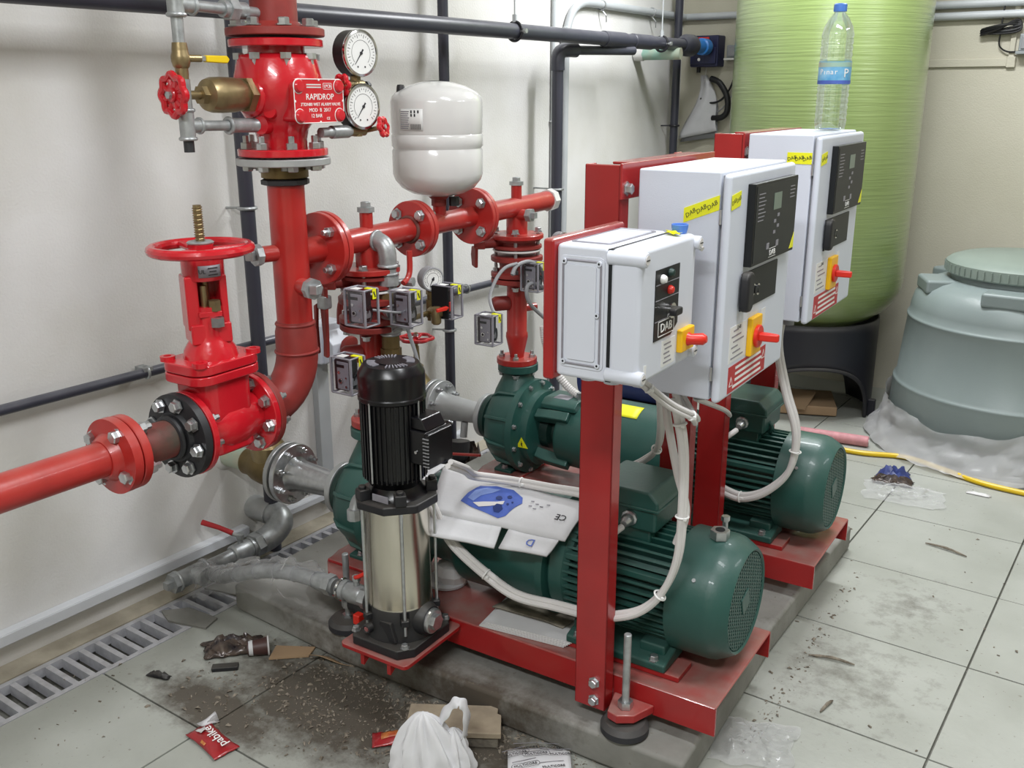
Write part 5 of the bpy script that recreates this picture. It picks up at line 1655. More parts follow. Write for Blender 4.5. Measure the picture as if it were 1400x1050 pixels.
for pts, r_, lab in (([(-1.10, .83, 1.008), (-1.10, .86, 1.035), (-1.09, .93, 1.04), (-1.085, 1.0, 1.0), (-1.08, 1.03, .93), (-1.07, 1.09, .85), (-1.05, 1.17, .76), (-1.0, 1.26, .68)], .007, 'grey cable looping over the rear check valve'),
                     ([(-1.07, .67, .91), (-1.105, .70, .95), (-1.115, .75, 1.0), (-1.11, .80, 1.035), (-1.10, .86, 1.042)], .006, 'grey cable rising from the switch left of rear riser'),
                     ([(-1.06, .98, .94), (-1.08, .93, .965), (-1.085, .90, .95), (-1.08, .91, .90), (-1.07, .98, .84), (-1.03, 1.1, .74)], .007, 'grey cable below the switch by the white box'),
                     ([(-1.05, .19, .972), (-1.045, .20, .93), (-1.035, .21, .88), (-1.025, .215, .83)], .0055, 'grey cable hanging under the middle switch')):
    solo('grey_cable', lab, 'cable', MB().tube(spline(pts, 6), r_, 8), 'cable_grey', pts[0])
fx = spline([(-1.07, .99, .80), (-1.06, .99, .74), (-1.03, 1.0, .65), (-.97, 1.02, .57), (-.88, 1.03, .535), (-.74, 1.05, .535)], 22)
solo('flexible_conduit', 'white ribbed flexible conduit curving over the rear pump', 'conduit', MB().tube(fx, [.0135 + (.0016 if k % 2 else -.0004) for k in range(len(fx))], 12), 'cable_white', fx[0], smooth=0)

# ================================================================ JOCKEY PUMP
ju, jv = -.850, -.122
c = lambda z: V(ju, jv, z)
t = T('jockey_pump', 'upright jockey pump with black motor over a polished steel barrel', 'pump', c(.19))
t.p('base_plate', MB().prism(rrect(.226, .250, .016, 4), c(.184), X, Y, (0, 0, .012)), 'frame_red', bev=.002, label='red mounting plate')
t.p('plate_arm', MB().bb((ju + .03, jv + .10, .150), (ju + .075, .01, .184)).bb((ju - .075, jv + .10, .150), (ju - .03, .01, .184)), 'frame_red', bev=.003)
for dx in (-.045, .045):
    t.p('plate_rib', MB().prism([(0, 0), (0, -.034), (.05, -.004), (.05, 0)], c(.184) + V(dx, -.118, 0), Y, Z, (.012, 0, 0)), 'frame_red')
octo = [(-.105, -.075), (-.075, -.112), (.075, -.112), (.105, -.075), (.105, .075), (.075, .112), (-.075, .112), (-.105, .075)]
t.p('foot_casting', MB().prism(octo, c(.196), X, Y, (0, 0, .027)), 'black_plastic', bev=.004)
t.p('pump_base', MB().lathe(c(.222), Z, [(.098, 0), (.094, .02), (.09, .05), (.088, .085), (.084, .09)], 48), 'black_plastic', smooth=R(50))
t.p('base_ridge', MB().prism([(-.035, 0), (.035, 0), (.018, .055), (-.018, .055)], c(.226) + V(.02, -.0905, 0), V(1, 0, 0), Z, (0, .03, 0)), 'black_plastic', bev=.003)
for sx in (-1, 1):
    for sy in (-1, 1):
        t.inst('bolt', BOLT, c(.2235) + V(sx * .083, sy * .088, 0), Z, .0095)
    t.p('port_boss', MB().lathe(c(.268), X * sx, [(.050, .06), (.046, .085), (.040, .100), (.038, .103)], 32), 'black_plastic')
t.p('port_plug', MB().lathe(c(.268), X, [(.034, .10), (.034, .112), (.030, .115), (0, .115)], 32).hexp(c(.268) + X * .113, c(.268) + X * .126, .022), 'zinc', label='zinc hexagon port plug')
t.p('drain_screw', MB().cyl(c(.250) + V(-.03, -.085, 0), c(.250) + V(-.033, -.103, 0), .013, n=16).torus(c(.250) + V(-.033, -.103, 0), (0, -1, 0), .010, .003, 16, 6), 'black_plastic')
t.p('drain_socket', MB().cyl(c(.250) + V(-.033, -.1035, 0), c(.250) + V(-.033, -.1045, 0), .007, n=12), 'chrome')
for k, a in enumerate((-118, -112, -50, -44, -38)):
    d = V(math.cos(R(a)), math.sin(R(a)), 0)
    t.p('base_slot', MB().box(c(.287) + d * .0885, (.003, .006, .04), Matrix.Rotation(R(a), 3, 'Z')), 'dark_gap')
t.p('steel_sleeve', MB().lathe(c(.302), Z, [(.0865, 0), (.0865, .012), (.0855, .014), (.0855, .276), (.0865, .278), (.0865, .290), (.084, .292)], 64), 'steel', smooth=R(60))
for a in (-114, -44, 42, 140):
    d = V(math.cos(R(a)), math.sin(R(a)), 0) * .098
    t.p('tie_rod', MB().cyl(c(.245) + d, c(.625) + d, .0042, n=10), 'zinc')
    t.p('rod_lug', MB().box(c(.282) + d * .97, (.022, .022, .018), Matrix.Rotation(R(a), 3, 'Z')), 'black_plastic', bev=.003)
oct2 = [(.112 * math.cos(R(22.5 + 45 * k)), .112 * math.sin(R(22.5 + 45 * k))) for k in range(8)]
t.p('head_plate', MB().prism(oct2, c(.590), X, Y, (0, 0, .024)), 'black_plastic', bev=.005)
t.p('head_bracket', MB().lathe(c(.612), Z, [(.085, 0), (.072, .012), (.066, .03), (.078, .05), (.084, .056)], 32), 'black_paint')
for a in (-114, -44, 42, 140):
    d = V(math.cos(R(a)), math.sin(R(a)), 0)
    t.p('bracket_lug', MB().box(c(.628) + d * .092, (.03, .03, .03), Matrix.Rotation(R(a), 3, 'Z')).cyl(c(.64) + d * .094, c(.652) + d * .094, .010, n=12), 'black_plastic', bev=.003)
t.p('data_plate', MB().box(c(.628) + V(.02, -.086, 0), (.05, .002, .018)), 'switch_grey')
t.p('motor_body', MB().prism(gear(.0775, .0835, 40), c(.664), X, Y, (0, 0, .215)), 'black_paint', smooth=0)
for a in (-92, -2):
    d = V(math.cos(R(a)), math.sin(R(a)), 0) * .0855
    t.p('motor_rod', MB().cyl(c(.664) + d, c(.875) + d, .0024, n=8), 'zinc')
t.p('fan_cowl', MB().lathe(c(.872), Z, [(.083, -.004), (.0865, 0), (.0865, .008), (.0845, .011), (.0845, .064), (.083, .068), (.0725, .086), (.070, .089), (.0, .0895)], 56), 'black_paint', smooth=R(22))
sl = make_mesh('vent_highlight', MB().box((0, 0, 0), (.020, .003, .003)), m='switch_grey', smooth=0)  # light grey bars paint the highlights on the cowl vents
for k in range(40):
    if k % 10 in (0, 1, 2):
        continue
    a = 2 * PI * k / 40
    o = t.inst('vent_highlight', sl, c(.9632) + V(math.cos(a), math.sin(a), 0) * .050, Z, 1)
    o.rotation_euler = (0, 0, a)
t.p('cowl_hub', MB().lathe(c(.9605), Z, [(.034, 0), (.034, .003), (0, .004)], 24), 'black_paint')
tb = t.p('terminal_box', MB().bb(c(.716) + V(.07, -.03, 0), c(.806) + V(.126, .062, 0)), 'black_paint', bev=.005)
t.p('terminal_lid', MB().bb(c(.712) + V(.124, -.034, 0), c(.803) + V(.138, .066, 0)), 'black_paint', tb, bev=.004)
t.p('box_top', MB().prism([(.06, .806), (.126, .806), (.108, .836), (.06, .836)], (ju, jv - .024, 0), X, Z, (0, .08, 0)), 'black_paint', tb, bev=.004)
for k in range(9):
    t.p('box_rib', MB().bb(c(.718 + .009 * k) + V(.120, -.0355, 0), c(.7205 + .009 * k) + V(.1375, -.033, 0)), 'cable_grey', tb)
t.p('box_screw', MB().cyl(c(.75) + V(.095, -.03, 0), c(.75) + V(.095, -.033, 0), .004, n=10), 'chrome', tb)
t.p('vent_elbow', MB().tube(spline([c(.565) + V(-.085, 0, 0), c(.572) + V(-.115, -.01, 0), c(.555) + V(-.125, -.02, 0), c(.53) + V(-.122, -.03, 0)], 5), .015, 14).cyl(c(.515) + V(-.12, -.032, 0), c(.545) + V(-.122, -.03, 0), .019, n=8), 'galv', label='small zinc elbow on the side')

# ball valve and flexible hose feeding the jockey
zj = .268
t = T('ball_valve', 'plated ball valve with red handle at the jockey pump inlet', 'valve', (ju - .2, jv, zj))
bx_ = ju - .10
t.p('body', MB().lathe((bx_, jv, zj), -X, [(.024, 0), (.030, .006), (.030, .030), (.026, .034), (.029, .040), (.030, .075), (.026, .082), (.026, .088), (.030, .090), (.030, .105)], 16), 'galv')
t.p('hex_end', MB().hexp((bx_ - .006, jv, zj), (bx_ - .03, jv, zj), .033), 'galv')
t.p('lock_ring', MB().torus((bx_ - .112, jv, zj), X, .026, .006, 24, 8), 'chrome')
t.p('stem', MB().cyl((bx_ - .055, jv, zj + .025), (bx_ - .055, jv, zj + .052), .009).hexp((bx_ - .055, jv, zj + .042), (bx_ - .055, jv, zj + .056), .012), 'galv')
t.p('handle', MB().tube(spline([(bx_ - .06, jv, zj + .05), (bx_ - .04, jv - .01, zj + .062), (bx_ - .02, jv + .02, zj + .070), (bx_ + .01, jv + .06, zj + .072)], 5), .006, 10), 'switch_red')
t.p('red_tab', MB().bb((bx_ - .035, jv - .045, zj - .065), (bx_ - .012, jv - .022, zj - .035)), 'switch_red', bev=.003)
t = T('pipe_stub', 'black plastic pipe stub at the jockey pump foot', 'pipe', (ju - .15, jv, .225))
t.p('pipe', MB().cyl((ju - .095, jv + .02, .222), (ju - .20, jv + .035, .215), .030, n=20, ch=.004), 'black_plastic')
pm1 = W2S(-2.46, 1.735)
hs = [V(pm1.x, pm1.y, .095), V(pm1.x + .07, pm1.y - .01, .105), V(-1.50, -.115, .185), V(-1.36, -.118, .238), V(-1.24, jv, .263), V(-1.13, jv, zj), V(-1.085, jv, zj)]
t = T('flexible_hose', 'braided silver hose arching from the wall tee to the jockey valve', 'hose', (-1.4, jv, .12))
hp = spline(hs, 9)
t.p('hose', MB().tube(hp, .0225, 14), 'galv')
t.p('braid_collar', MB().cyl((-1.15, jv, zj - .001), (-1.10, jv, zj), .027).hexp((-1.118, jv, zj), (-1.094, jv, zj), .031), 'galv')
for k in (3, 6, 9, 12, 18, 24, 30, 36, 42):
    d = (hp[k + 1] - hp[k]).normalized()
    t.p('hose_ring', MB().torus(hp[k], d, .0225, .0016, 20, 6), 'cable_grey')


def wrap_fn(a, b):
    i = int(a * .82 * (len(hp) - 2)) + 1
    p = hp[i]
    th = R(20) + R(200) * b
    r = .034 + .03 * max(0, N3((a * 9, b * 3, .3), 1.4, 2)) + .012 * N3((a * 30, b * 11, 1), 1, 5)
    drop = .10 * b ** 2 * (1 - a * .5)
    return V(p.x + .02 * N3((a * 8, b * 6, 2), 1, 3) - .10 * (1 - a) * b, p.y - .04 * b + r * math.cos(th) * .9, max(.012, p.z + r * math.sin(th) - drop * .5))


solo('plastic_film', 'clear crumpled film wrapped round the braided hose', 'film', MB().grid(wrap_fn, 46, 16), 'film_thin', (-1.5, -.12, .1), smooth=R(80))

# galvanized tee, ball valve and wall elbow by the trunking (world frame)
gx_, gz_ = -2.50, .088
t = T('wall_line', 'dusty galvanized pipe with tee and hex plug along the wall foot', 'pipe', (gx_, 1.8, 0), 'W')
t.p('plug', MB().hexp((gx_, 1.622, gz_), (gx_, 1.645, gz_), .034).box((gx_, 1.612, gz_), (.024, .024, .024)), 'galv')
t.p('tee', MB().cyl((gx_, 1.64, gz_), (gx_, 1.755, gz_), .029).torus((gx_, 1.645, gz_), Y, .030, .006).torus((gx_, 1.752, gz_), Y, .030, .006).cyl((gx_, 1.70, gz_), (gx_ + .055, 1.715, gz_ + .004), .028).torus((gx_ + .053, 1.715, gz_ + .004), X, .028, .006), 'galv')
t.p('pipe', MB().cyl((gx_, 1.75, gz_), (gx_, 1.90, gz_), .023), 'galv')
t.p('elbow', MB().tube(spline([(gx_, 1.985, gz_), (gx_, 2.04, gz_ + .008), (gx_ - .004, 2.085, gz_ + .035), (gx_ - .03, 2.10, gz_ + .055), (gx_ - .07, 2.09, gz_ + .062)], 5), [.042 + .004 * math.sin(k * .15) for k in range(21)], 18), 'galv')
t.p('nut', MB().hexp((gx_, 1.955, gz_), (gx_, 1.985, gz_ + .002), .043).cyl((gx_, 1.94, gz_), (gx_, 1.995, gz_), .034), 'galv')
t.p('wall_sleeve', MB().cyl((x0 - .01, 2.075, gz_ + .075), (gx_ - .055, 2.088, gz_ + .064), .044), 'flange_grey')
t = T('ball_valve', 'galvanized ball valve with red lever low at the wall', 'valve', (gx_, 1.92, gz_), 'W')
t.p('body', MB().lathe((gx_, 1.865, gz_), Y, [(.028, 0), (.034, .006), (.036, .04), (.034, .07), (.029, .08)], 20), 'galv')
t.p('stem', MB().cyl((gx_, 1.905, gz_ + .03), (gx_, 1.905, gz_ + .065), .010).hexp((gx_, 1.905, gz_ + .05), (gx_, 1.905, gz_ + .064), .014), 'galv')
t.p('lever', MB().tube([(gx_, 1.905, gz_ + .060), (gx_ - .02, 1.89, gz_ + .066), (gx_ - .05, 1.87, gz_ + .085)], .007, 8), 'galv')
t.p('lever_grip', MB().tube([(gx_ - .012, 1.885, gz_ + .074), (gx_ - .05, 1.86, gz_ + .094), (gx_ - .10, 1.83, gz_ + .112)], [.009, .0085, .010], 10), 'label_red', label='red lever grip')

# ================================================================ CABLES
def cable(label, pts, r=.0075, m='cable_white', n=2, sep=.016, ties=()):
    t = T('cable_bundle' if n > 1 else 'cable', label, 'cable', pts[0])
    pts = [Vector(p) for p in pts]
    sp = spline(pts, 8)
    for k in range(n):
        off = V(.004, sep * .35, sep * .55) * (k - (n - 1) / 2)
        t.p('cable', MB().tube([p + off for p in sp], r, 10), m)
    for f in ties:
        i = int(f * (len(sp) - 2))
        d = (sp[i + 1] - sp[i]).normalized()
        t.p('cable_tie', MB().torus(sp[i], d, r + sep * .16 * n, .0024, 20, 6).box(sp[i] + V(.012, -.012, 0), (.007, .005, .006)), 'white_print')
    return t


cable('white cable bundle curving from the middle cabinet round the near motor',
      [(-.15, .012, .955), (-.135, .010, .91), (-.118, .008, .825), (-.112, .005, .69), (-.116, .0, .569), (-.148, -.004, .474), (-.202, -.006, .409), (-.28, -.004, .368), (-.35, .012, .345), (-.448, .012, .339), (-.558, -.0, .341), (-.65, -.005, .378), (-.744, -.012, .438), (-.79, -.012, .49), (-.83, .0, .535), (-.88, .01, .57), (-.93, .0, .585)],
      .0085, n=2, sep=.019, ties=(.08, .20, .33, .47, .70, .80))
cable('single cable joining the white bundle below the middle cabinet', [(-.19, .05, .95), (-.165, .03, .87), (-.135, .02, .77), (-.108, .015, .685), (-.125, .01, .60)], .0095, n=1)
cable('pale cable from jockey terminal box across the pumps', [(-.70, -.09, .71), (-.715, -.0, .66), (-.755, .09, .605), (-.725, .135, .588), (-.671, .16, .582), (-.555, .17, .584), (-.46, .17, .59), (-.41, .13, .59), (-.37, .09, .59)], .0075, n=2, sep=.018, ties=(.55,))
cable('thin cables from the small box joining the bundle', [(-.19, -.20, 1.075), (-.17, -.14, 1.03), (-.12, -.08, .965), (-.085, -.03, .93), (-.10, .02, .905), (-.16, .06, .955)], .0055, n=2, sep=.014, ties=(.3, .6))
cable('pale cable pair hanging behind the nearer terminal box', [(-.24, .12, .955), (-.26, .2, .85), (-.32, .33, .70), (-.39, .38, .625), (-.47, .40, .57), (-.55, .40, .5)], .0075, n=2, sep=.017, ties=(.45,))
cable('white cable pair looping down round the farther motor', [(-.17, .86, .985), (-.175, .85, .88), (-.14, .845, .75), (-.098, .84, .63), (-.105, .835, .51), (-.165, .83, .429), (-.236, .83, .389), (-.296, .835, .39), (-.36, .85, .41)], .0095, n=2, sep=.022, ties=(.45, .8))
cable('white gland cable from the nearer terminal box', [(-.297, .078, .572), (-.305, .05, .565), (-.325, .03, .545), (-.36, .02, .52)], .0085, n=1)
cable('white gland cable from the farther terminal box', [(-.297, .885, .583), (-.305, .86, .576), (-.33, .845, .555), (-.37, .83, .53)], .0085, n=1)
cable('pale cable running behind the lantern of the rear pump', [(-.5, 1.1, .60), (-.42, 1.0, .605), (-.33, .9, .62), (-.24, .6, .74), (-.21, .3, .86)], .007, n=1)

# blue machine behind the rear pump
t = T('blue_pump', 'dark blue motor pump half hidden behind the rear pump', 'pump', (-1.0, 1.85, .1))
t.p('motor', MB().lathe((-1.15, 1.80, .42), X, [(.07, 0), (.11, .01), (.115, .04), (.115, .30), (.10, .33), (0, .34)], 32), 'pump_blue')
t.p('terminal_box', MB().bb((-1.02, 1.70, .52), (-.86, 1.84, .61)), 'panel_black', bev=.008)
t.p('body', MB().lathe((-1.32, 1.80, .40), X, [(.06, 0), (.13, .02), (.13, .13), (.08, .16)], 32), 'pump_blue')
t.p('support', MB().bb((-1.3, 1.72, .0), (-.85, 1.90, .31)), 'black_plastic', bev=.01)
t.p('cord', MB().tube(spline([(-.86, 1.76, .55), (-.78, 1.74, .60), (-.72, 1.72, .56), (-.7, 1.7, .45)], 5), .014, 10), 'pump_blue')

# ================================================================ CARDBOARD AND PAPERS ON THE SKID
def card_pt(a, b):
    """a along the pump, b from back (0) to front (1)"""
    bl, br, fr, fl = V(-.915, .17, .566), V(-.43, .165, .566), V(-.448, .005, .478), V(-.80, -.07, .478)
    p = (bl * (1 - a) + br * a) * (1 - b) + (fl * (1 - a) + fr * a) * b
    return p + V(0, 0, .010 * math.sin(PI * min(1, b * 1.15)) + .005 * N3((a * 3, b * 3, 1), 1.3, 3))


t = T('cardboard_sheet', 'white printed cardboard sheet draped over the nearer pump', 'cardboard', (-.65, .1, .5))
t.p('panel', MB().grid(lambda a, b: card_pt(a, b * .72), 16, 10), 'carton', sol=.006)
t.p('flap', MB().grid(lambda a, b: card_pt(a * .545, .725 + .275 * b), 8, 5), 'carton', sol=.006, label='left front flap')
t.p('flap', MB().grid(lambda a, b: card_pt(.60 + a * .36 - .02 * b, .725 + .265 * b), 6, 5), 'carton', sol=.006, label='right front flap with a blue letter')
t.p('side_flap', MB().grid(lambda a, b: V(-.92 - .085 * a, .19 - .27 * b + .02 * a, .566 - .02 * a - .03 * b), 4, 6), 'carton', sol=.005)
up_ = V(0, 0, .0048)


def on_card(pts, m, name, dz=0.0):
    mb = MB()
    ca = sum(p[0] for p in pts) / len(pts)
    cb = sum(p[1] for p in pts) / len(pts)
    rim_ = []
    for (a0, b0), (a1, b1) in zip(pts, pts[1:] + pts[:1]):
        rim_ += [(a0 + (a1 - a0) * k / 3, b0 + (b1 - b0) * k / 3) for k in range(3)]
    NR = 7 if len(pts) > 6 else 2
    mb.grid(lambda i, j: card_pt(ca + (rim_[int(round(i * len(rim_))) % len(rim_)][0] - ca) * (.02 + .98 * j), cb + (rim_[int(round(i * len(rim_))) % len(rim_)][1] - cb) * (.02 + .98 * j)) + up_ + V(0, 0, dz), len(rim_), NR, cu=True)
    return t.p(name, mb, m, smooth=0, sol=.0006)


on_card([(.20, .50), (.235, .36), (.30, .20), (.40, .12), (.52, .12), (.60, .22), (.615, .32), (.585, .42), (.545, .58), (.50, .63), (.40, .585), (.28, .545)], 'carton_blue', 'printed_picture')
on_card([(.245, .44), (.28, .30), (.35, .20), (.44, .17), (.40, .26), (.33, .36), (.29, .47)], 'carton_blue_light', 'printed_swirl', .0012)
on_card([(.29, .49), (.36, .45), (.45, .41), (.50, .37), (.50, .43), (.42, .49), (.34, .53)], 'cable_white', 'printed_swirl', .0014)
for a, b, s_ in ((.455, .33, .03), (.52, .27, .022), (.53, .41, .012), (.555, .36, .01), (.475, .50, .045)):
    on_card([(a + s_ * math.cos(k) * .8, b + s_ * 1.5 * math.sin(k)) for k in (0, 1.05, 2.1, 3.14, 4.2, 5.2)], 'pump_blue', 'printed_blot', .0016)
exc = (card_pt(.75, .86) - card_pt(.85, .86)).normalized()
eyc = (card_pt(.78, .95) - card_pt(.78, .8)).normalized()
t.text('D', .032, card_pt(.79, .86) + up_ + V(0, -.002, .006), exc, eyc, 'carton_blue', h=.0004)
exc = (card_pt(.70, .48) - card_pt(.9, .48)).normalized()
t.text('CE', .026, card_pt(.90, .42) + up_ + V(0, 0, .002), exc, (card_pt(.9, .55) - card_pt(.9, .4)).normalized(), 'panel_grey', h=.0004)
for k in range(7):
    a, b = .66 + .035 * (k % 4), .24 + .06 * (k // 4) + .03 * (k % 3)
    on_card([(a, b), (a + .022, b - .01), (a + .024, b + .006), (a + .004, b + .014)], 'switch_grey', 'smudge', .0012)

t = T('paper_stack', 'stack of grimy papers on the red base under the nearer pump', 'paper', (-.6, .12, .21))
for k in range(5):
    rot = Matrix.Rotation(.12 + .006 * k, 3, 'Z')
    t.p('sheet', MB().box((-.565 + .004 * k, .100 + .002 * k, .2115 + .0032 * k), (.25, .17, .0026), rot), 'paper')
t.p('brochure', MB().grid(lambda a, b: V(-.685 + .22 * a + .03 * b, .075 + .17 * b + .01 * a, .231 + .006 * math.sin(PI * a) + .004 * N3((a * 4, b * 3, 0), 1, 6)), 10, 8), 'paper_dirty', sol=.004, label='brown smeared brochure on top')
t = T('paper_cup', 'white plastic cup lid lying behind the steel barrel', 'lid', (-.93, .17, .21))
t.p('disc', MB().lathe((-.90, .155, .212), Z, [(.06, 0), (.062, .008), (.05, .013), (.04, .010), (0, .010)], 32), 'carton')
t.p('crumpled_tissue', MB().lathe((-.885, .165, .222), Z, [(.05, 0), (.058, .025), (.045, .05), (.02, .06), (0, .058)], 9), 'paper', smooth=0)

# ================================================================ LITTER ON THE FLOOR (world frame)
def crumple(cx, cy, sx, sy, h, seed, nu=16, nv=12, amp=1.0, ang=0.0, z=.0):
    ca, sa = math.cos(ang), math.sin(ang)

    def f(a, b):
        x, y = (a - .5) * sx, (b - .5) * sy
        x += .12 * sx * N3((a * 3, b * 3, .1), 1.5, seed)
        y += .12 * sy * N3((a * 3, b * 3, 3.1), 1.5, seed + 1)
        e = min(1, 4 * min(a, 1 - a, b, 1 - b) + .12)
        zz = z + h * e * (.35 + .9 * abs(N3((a * 4, b * 4, 0), 1.3 * amp, seed + 2)) + .35 * abs(N3((a * 11, b * 11, 2), 1, seed + 3)))
        return V(cx + x * ca - y * sa, cy + x * sa + y * ca, .002 + zz)
    return MB().grid(f, nu, nv)


solo('foil_wrapper', 'crumpled dark brown foil wrapper near the drain grating', 'wrapper', crumple(-2.155, 1.575, .17, .095, .036, 3, 26, 18, 1.1, .85), 'foil_dark', (-2.155, 1.575, 0), 'W', sol=.0015, smooth=R(25))
solo('black_scrap', 'small black plastic scrap before the foil wrapper', 'scrap', MB().box((-2.085, 1.495, .007), (.075, .026, .012), Matrix.Rotation(.75, 3, 'Z')), 'black_plastic', (-2.085, 1.495, 0), 'W', bev=.002)
ax = V(.62, .78, 0).normalized()
cc = V(-2.065, 1.60, .026)
t = T('paper_cup', 'crushed brown paper cup lying beside the foil wrapper', 'cup', (-2.065, 1.60, 0), 'W')
t.p('wall', MB().lathe(cc - ax * .03, ax, [(.020, 0), (.027, .06), (.0255, .06), (.019, .002)], 24), 'cup_brown')
t.p('rim', MB().torus(cc + ax * .031, ax, .027, .0028, 28, 8), 'paper')
t.p('pale_print', MB().lathe(cc - ax * .03, ax, [(.0210, .004), (.0228, .016)], 24), 'carton')
solo('cardboard_strip', 'flat tan cardboard strip behind the paper cup', 'cardboard', MB().prism([(-.05, -.035), (.065, -.02), (.075, .028), (-.045, .035)], (-1.995, 1.655, .002), V(.82, .57, 0), V(-.57, .82, 0), (0, 0, .005)), 'kraft', (-1.995, 1.655, 0), 'W')
solo('paper_curl', 'curled pale paper scrap at the foot of the plinth', 'paper', MB().grid(lambda a, b: V(-1.91 + .12 * a, 1.695 + .025 * a - .05 * b * (1 - a), .004 + .03 * (1 - a) * b + .006 * math.sin(6 * a)), 8, 4), 'kraft', (-1.85, 1.7, 0), 'W', sol=.001)
solo('leaf_scrap', 'small dark leaf-like scrap on the tile by the grating', 'scrap', crumple(-2.21, 1.36, .07, .022, .018, 11, 10, 5, 1, .3), 'black_plastic', (-2.21, 1.36, 0), 'W', sol=.001)


def packet(name, label, cx, cy, ang, L, Wd, m, extra):
    t = T(name, label, 'wrapper', (cx, cy, 0), 'W')
    ca, sa = math.cos(ang), math.sin(ang)

    def f(a, b):
        x, y = (a - .5) * L, (b - .5) * Wd * (1 - .12 * math.sin(PI * a))
        z = .004 + .016 * math.sin(PI * a) * math.sin(PI * b) + .006 * abs(N3((a * 5, b * 4, cx * 9), 1.3, 2))
        return V(cx + x * ca - y * sa, cy + x * sa + y * ca, z)
    t.p('foil', MB().grid(f, 16, 10), m, sol=.0012, smooth=R(40))
    extra(t, f)
    return t


def ex1(t, f):
    o = f(.60, .52)
    ex = (f(.5, .5) - f(.8, .5)).normalized()
    ey = (f(.6, .2) - f(.6, .8)).normalized()
    t.text('pabike', .034, o + V(0, 0, .0065), ex, ey, 'white_print', h=.0006)
    t.p('torn_end', MB().grid(lambda a, b: f(.0 + .22 * a, .55 + .5 * b) + V(-.01, .015 * b, .006 + .02 * b * math.sin(PI * a)), 6, 4), 'film', sol=.001)
    t.p('printed_biscuit', MB().grid(lambda a, b: f(.42 + .14 * a, .05 + .1 * b) + V(0, 0, .0022), 4, 3), 'wrapper_orange', sol=.0008)
    t.p('silver_lining', MB().grid(lambda a, b: f(.10 + .22 * a, .28 + .4 * b * (1 - .5 * a)) + V(0, 0, .003 + .004 * a), 5, 4), 'cable_white', sol=.0008)


packet('snack_wrapper', 'torn red snack wrapper with white lettering on the dirty tile', -1.845, 1.262, R(-14) + .1, .145, .072, 'wrapper_red', ex1)


def ex2(t, f):
    t.p('printed_biscuit', MB().grid(lambda a, b: f(.18 + .35 * a, .30 + .5 * b) + V(0, 0, .002), 6, 5), 'wrapper_orange', sol=.0008)
    t.p('pale_stripe', MB().grid(lambda a, b: f(.50 + .06 * a + .12 * b, .1 + .8 * b) + V(0, 0, .0024), 3, 6), 'paper', sol=.0006)


packet('snack_wrapper', 'orange and red snack wrapper left of the white bag', -1.462, 1.545, .75, .13, .06, 'wrapper_red', ex2)

# timber block
t = T('wood_block', 'short tan timber offcut lying behind the white bag', 'block', (-1.36, 1.645, 0), 'W')
exw, eyw = V(.845, .535, 0), V(-.535, .845, 0)
t.p('plank', MB().prism([(-.125, -.058), (.122, -.058), (.118, .02), (.108, .025), (.108, .058), (-.125, .058)], (-1.352, 1.648, .034), exw, eyw, (0, 0, .016)), 'wood', bev=.002)
t.p('lower_plank', MB().prism([(-.12, -.05), (.115, -.052), (.105, .05), (-.12, .05)], (-1.352, 1.648, .0), exw, eyw, (0, 0, .034)), 'mortar', bev=.005)
solo('kraft_card', 'piece of brown kraft card under the white bag', 'cardboard', MB().prism([(-.06, -.09), (.03, -.10), (.075, .07), (.01, .09)], (-1.375, 1.50, .003), V(.8, .6, 0), V(-.6, .8, 0), (.012, -.004, .02)), 'kraft', (-1.375, 1.5, 0), 'W')


# carrier bag
RTV, FWV = V(.815, .579, 0), V(-.579, .815, 0)


def lobe(off, h, r0, seed, lean):
    def f(a, b):
        th = 2 * PI * a
        env = (1 - b ** 1.6) ** .62 * (.92 + .12 * math.sin(2 * th + seed)) + .03 * (1 - b)
        pl_ = (.05 + .13 * b) * math.sin(9 * th + 4 * b + seed) + .05 * math.sin(17 * th + seed * 2)
        r = r0 * env * (1 + pl_) + .012 * N3((math.cos(th) * 2.5, math.sin(th) * 2.5, b * 4), 1.2, seed) * (1 - b)
        p = V(-1.30, 1.495, .003) + RTV * (off + lean * b + r * math.cos(th)) + FWV * (r * math.sin(th) * .75 + .01 * b)
        return p + V(0, 0, h * b + .010 * b * (1 - b) * math.sin(3 * th + seed))
    return f


t = T('carrier_bag', 'crumpled white plastic carrier bag with one handle standing up', 'bag', (-1.30, 1.497, 0), 'W')
t.p('bag', MB().grid(lobe(-.010, .172, .090, 2.1, -.012), 72, 22, cu=True), 'plastic_white', smooth=R(50))
t.p('side_fold', MB().grid(lobe(.046, .128, .058, 5.3, .004), 56, 16, cu=True), 'plastic_white', smooth=R(50))
hp_ = [V(-1.30, 1.505, 0) + RTV * x + V(0, 0, z) for x, z in ((.005, .115), (.018, .155), (.040, .190), (.058, .203), (.072, .192), (.078, .155), (.070, .10))]
hd = spline(hp_, 6)
m_ = MB()
for k, p in enumerate(hd):
    d = (hd[min(k + 1, len(hd) - 1)] - hd[max(k - 1, 0)]).normalized()
    w_ = (FWV * .8 + d.cross(FWV) * .55) * (.026 + .006 * math.sin(k * .9))
    m_.v += [p - w_ * .5, p + V(0, 0, .003 * math.sin(k)) + FWV * .003, p + w_ * .5]
for k in range(len(hd) - 1):
    m_.f += [[3 * k, 3 * k + 1, 3 * k + 4, 3 * k + 3], [3 * k + 1, 3 * k + 2, 3 * k + 5, 3 * k + 4]]
t.p('handle', m_, 'plastic_white', sol=.0012, smooth=R(60))


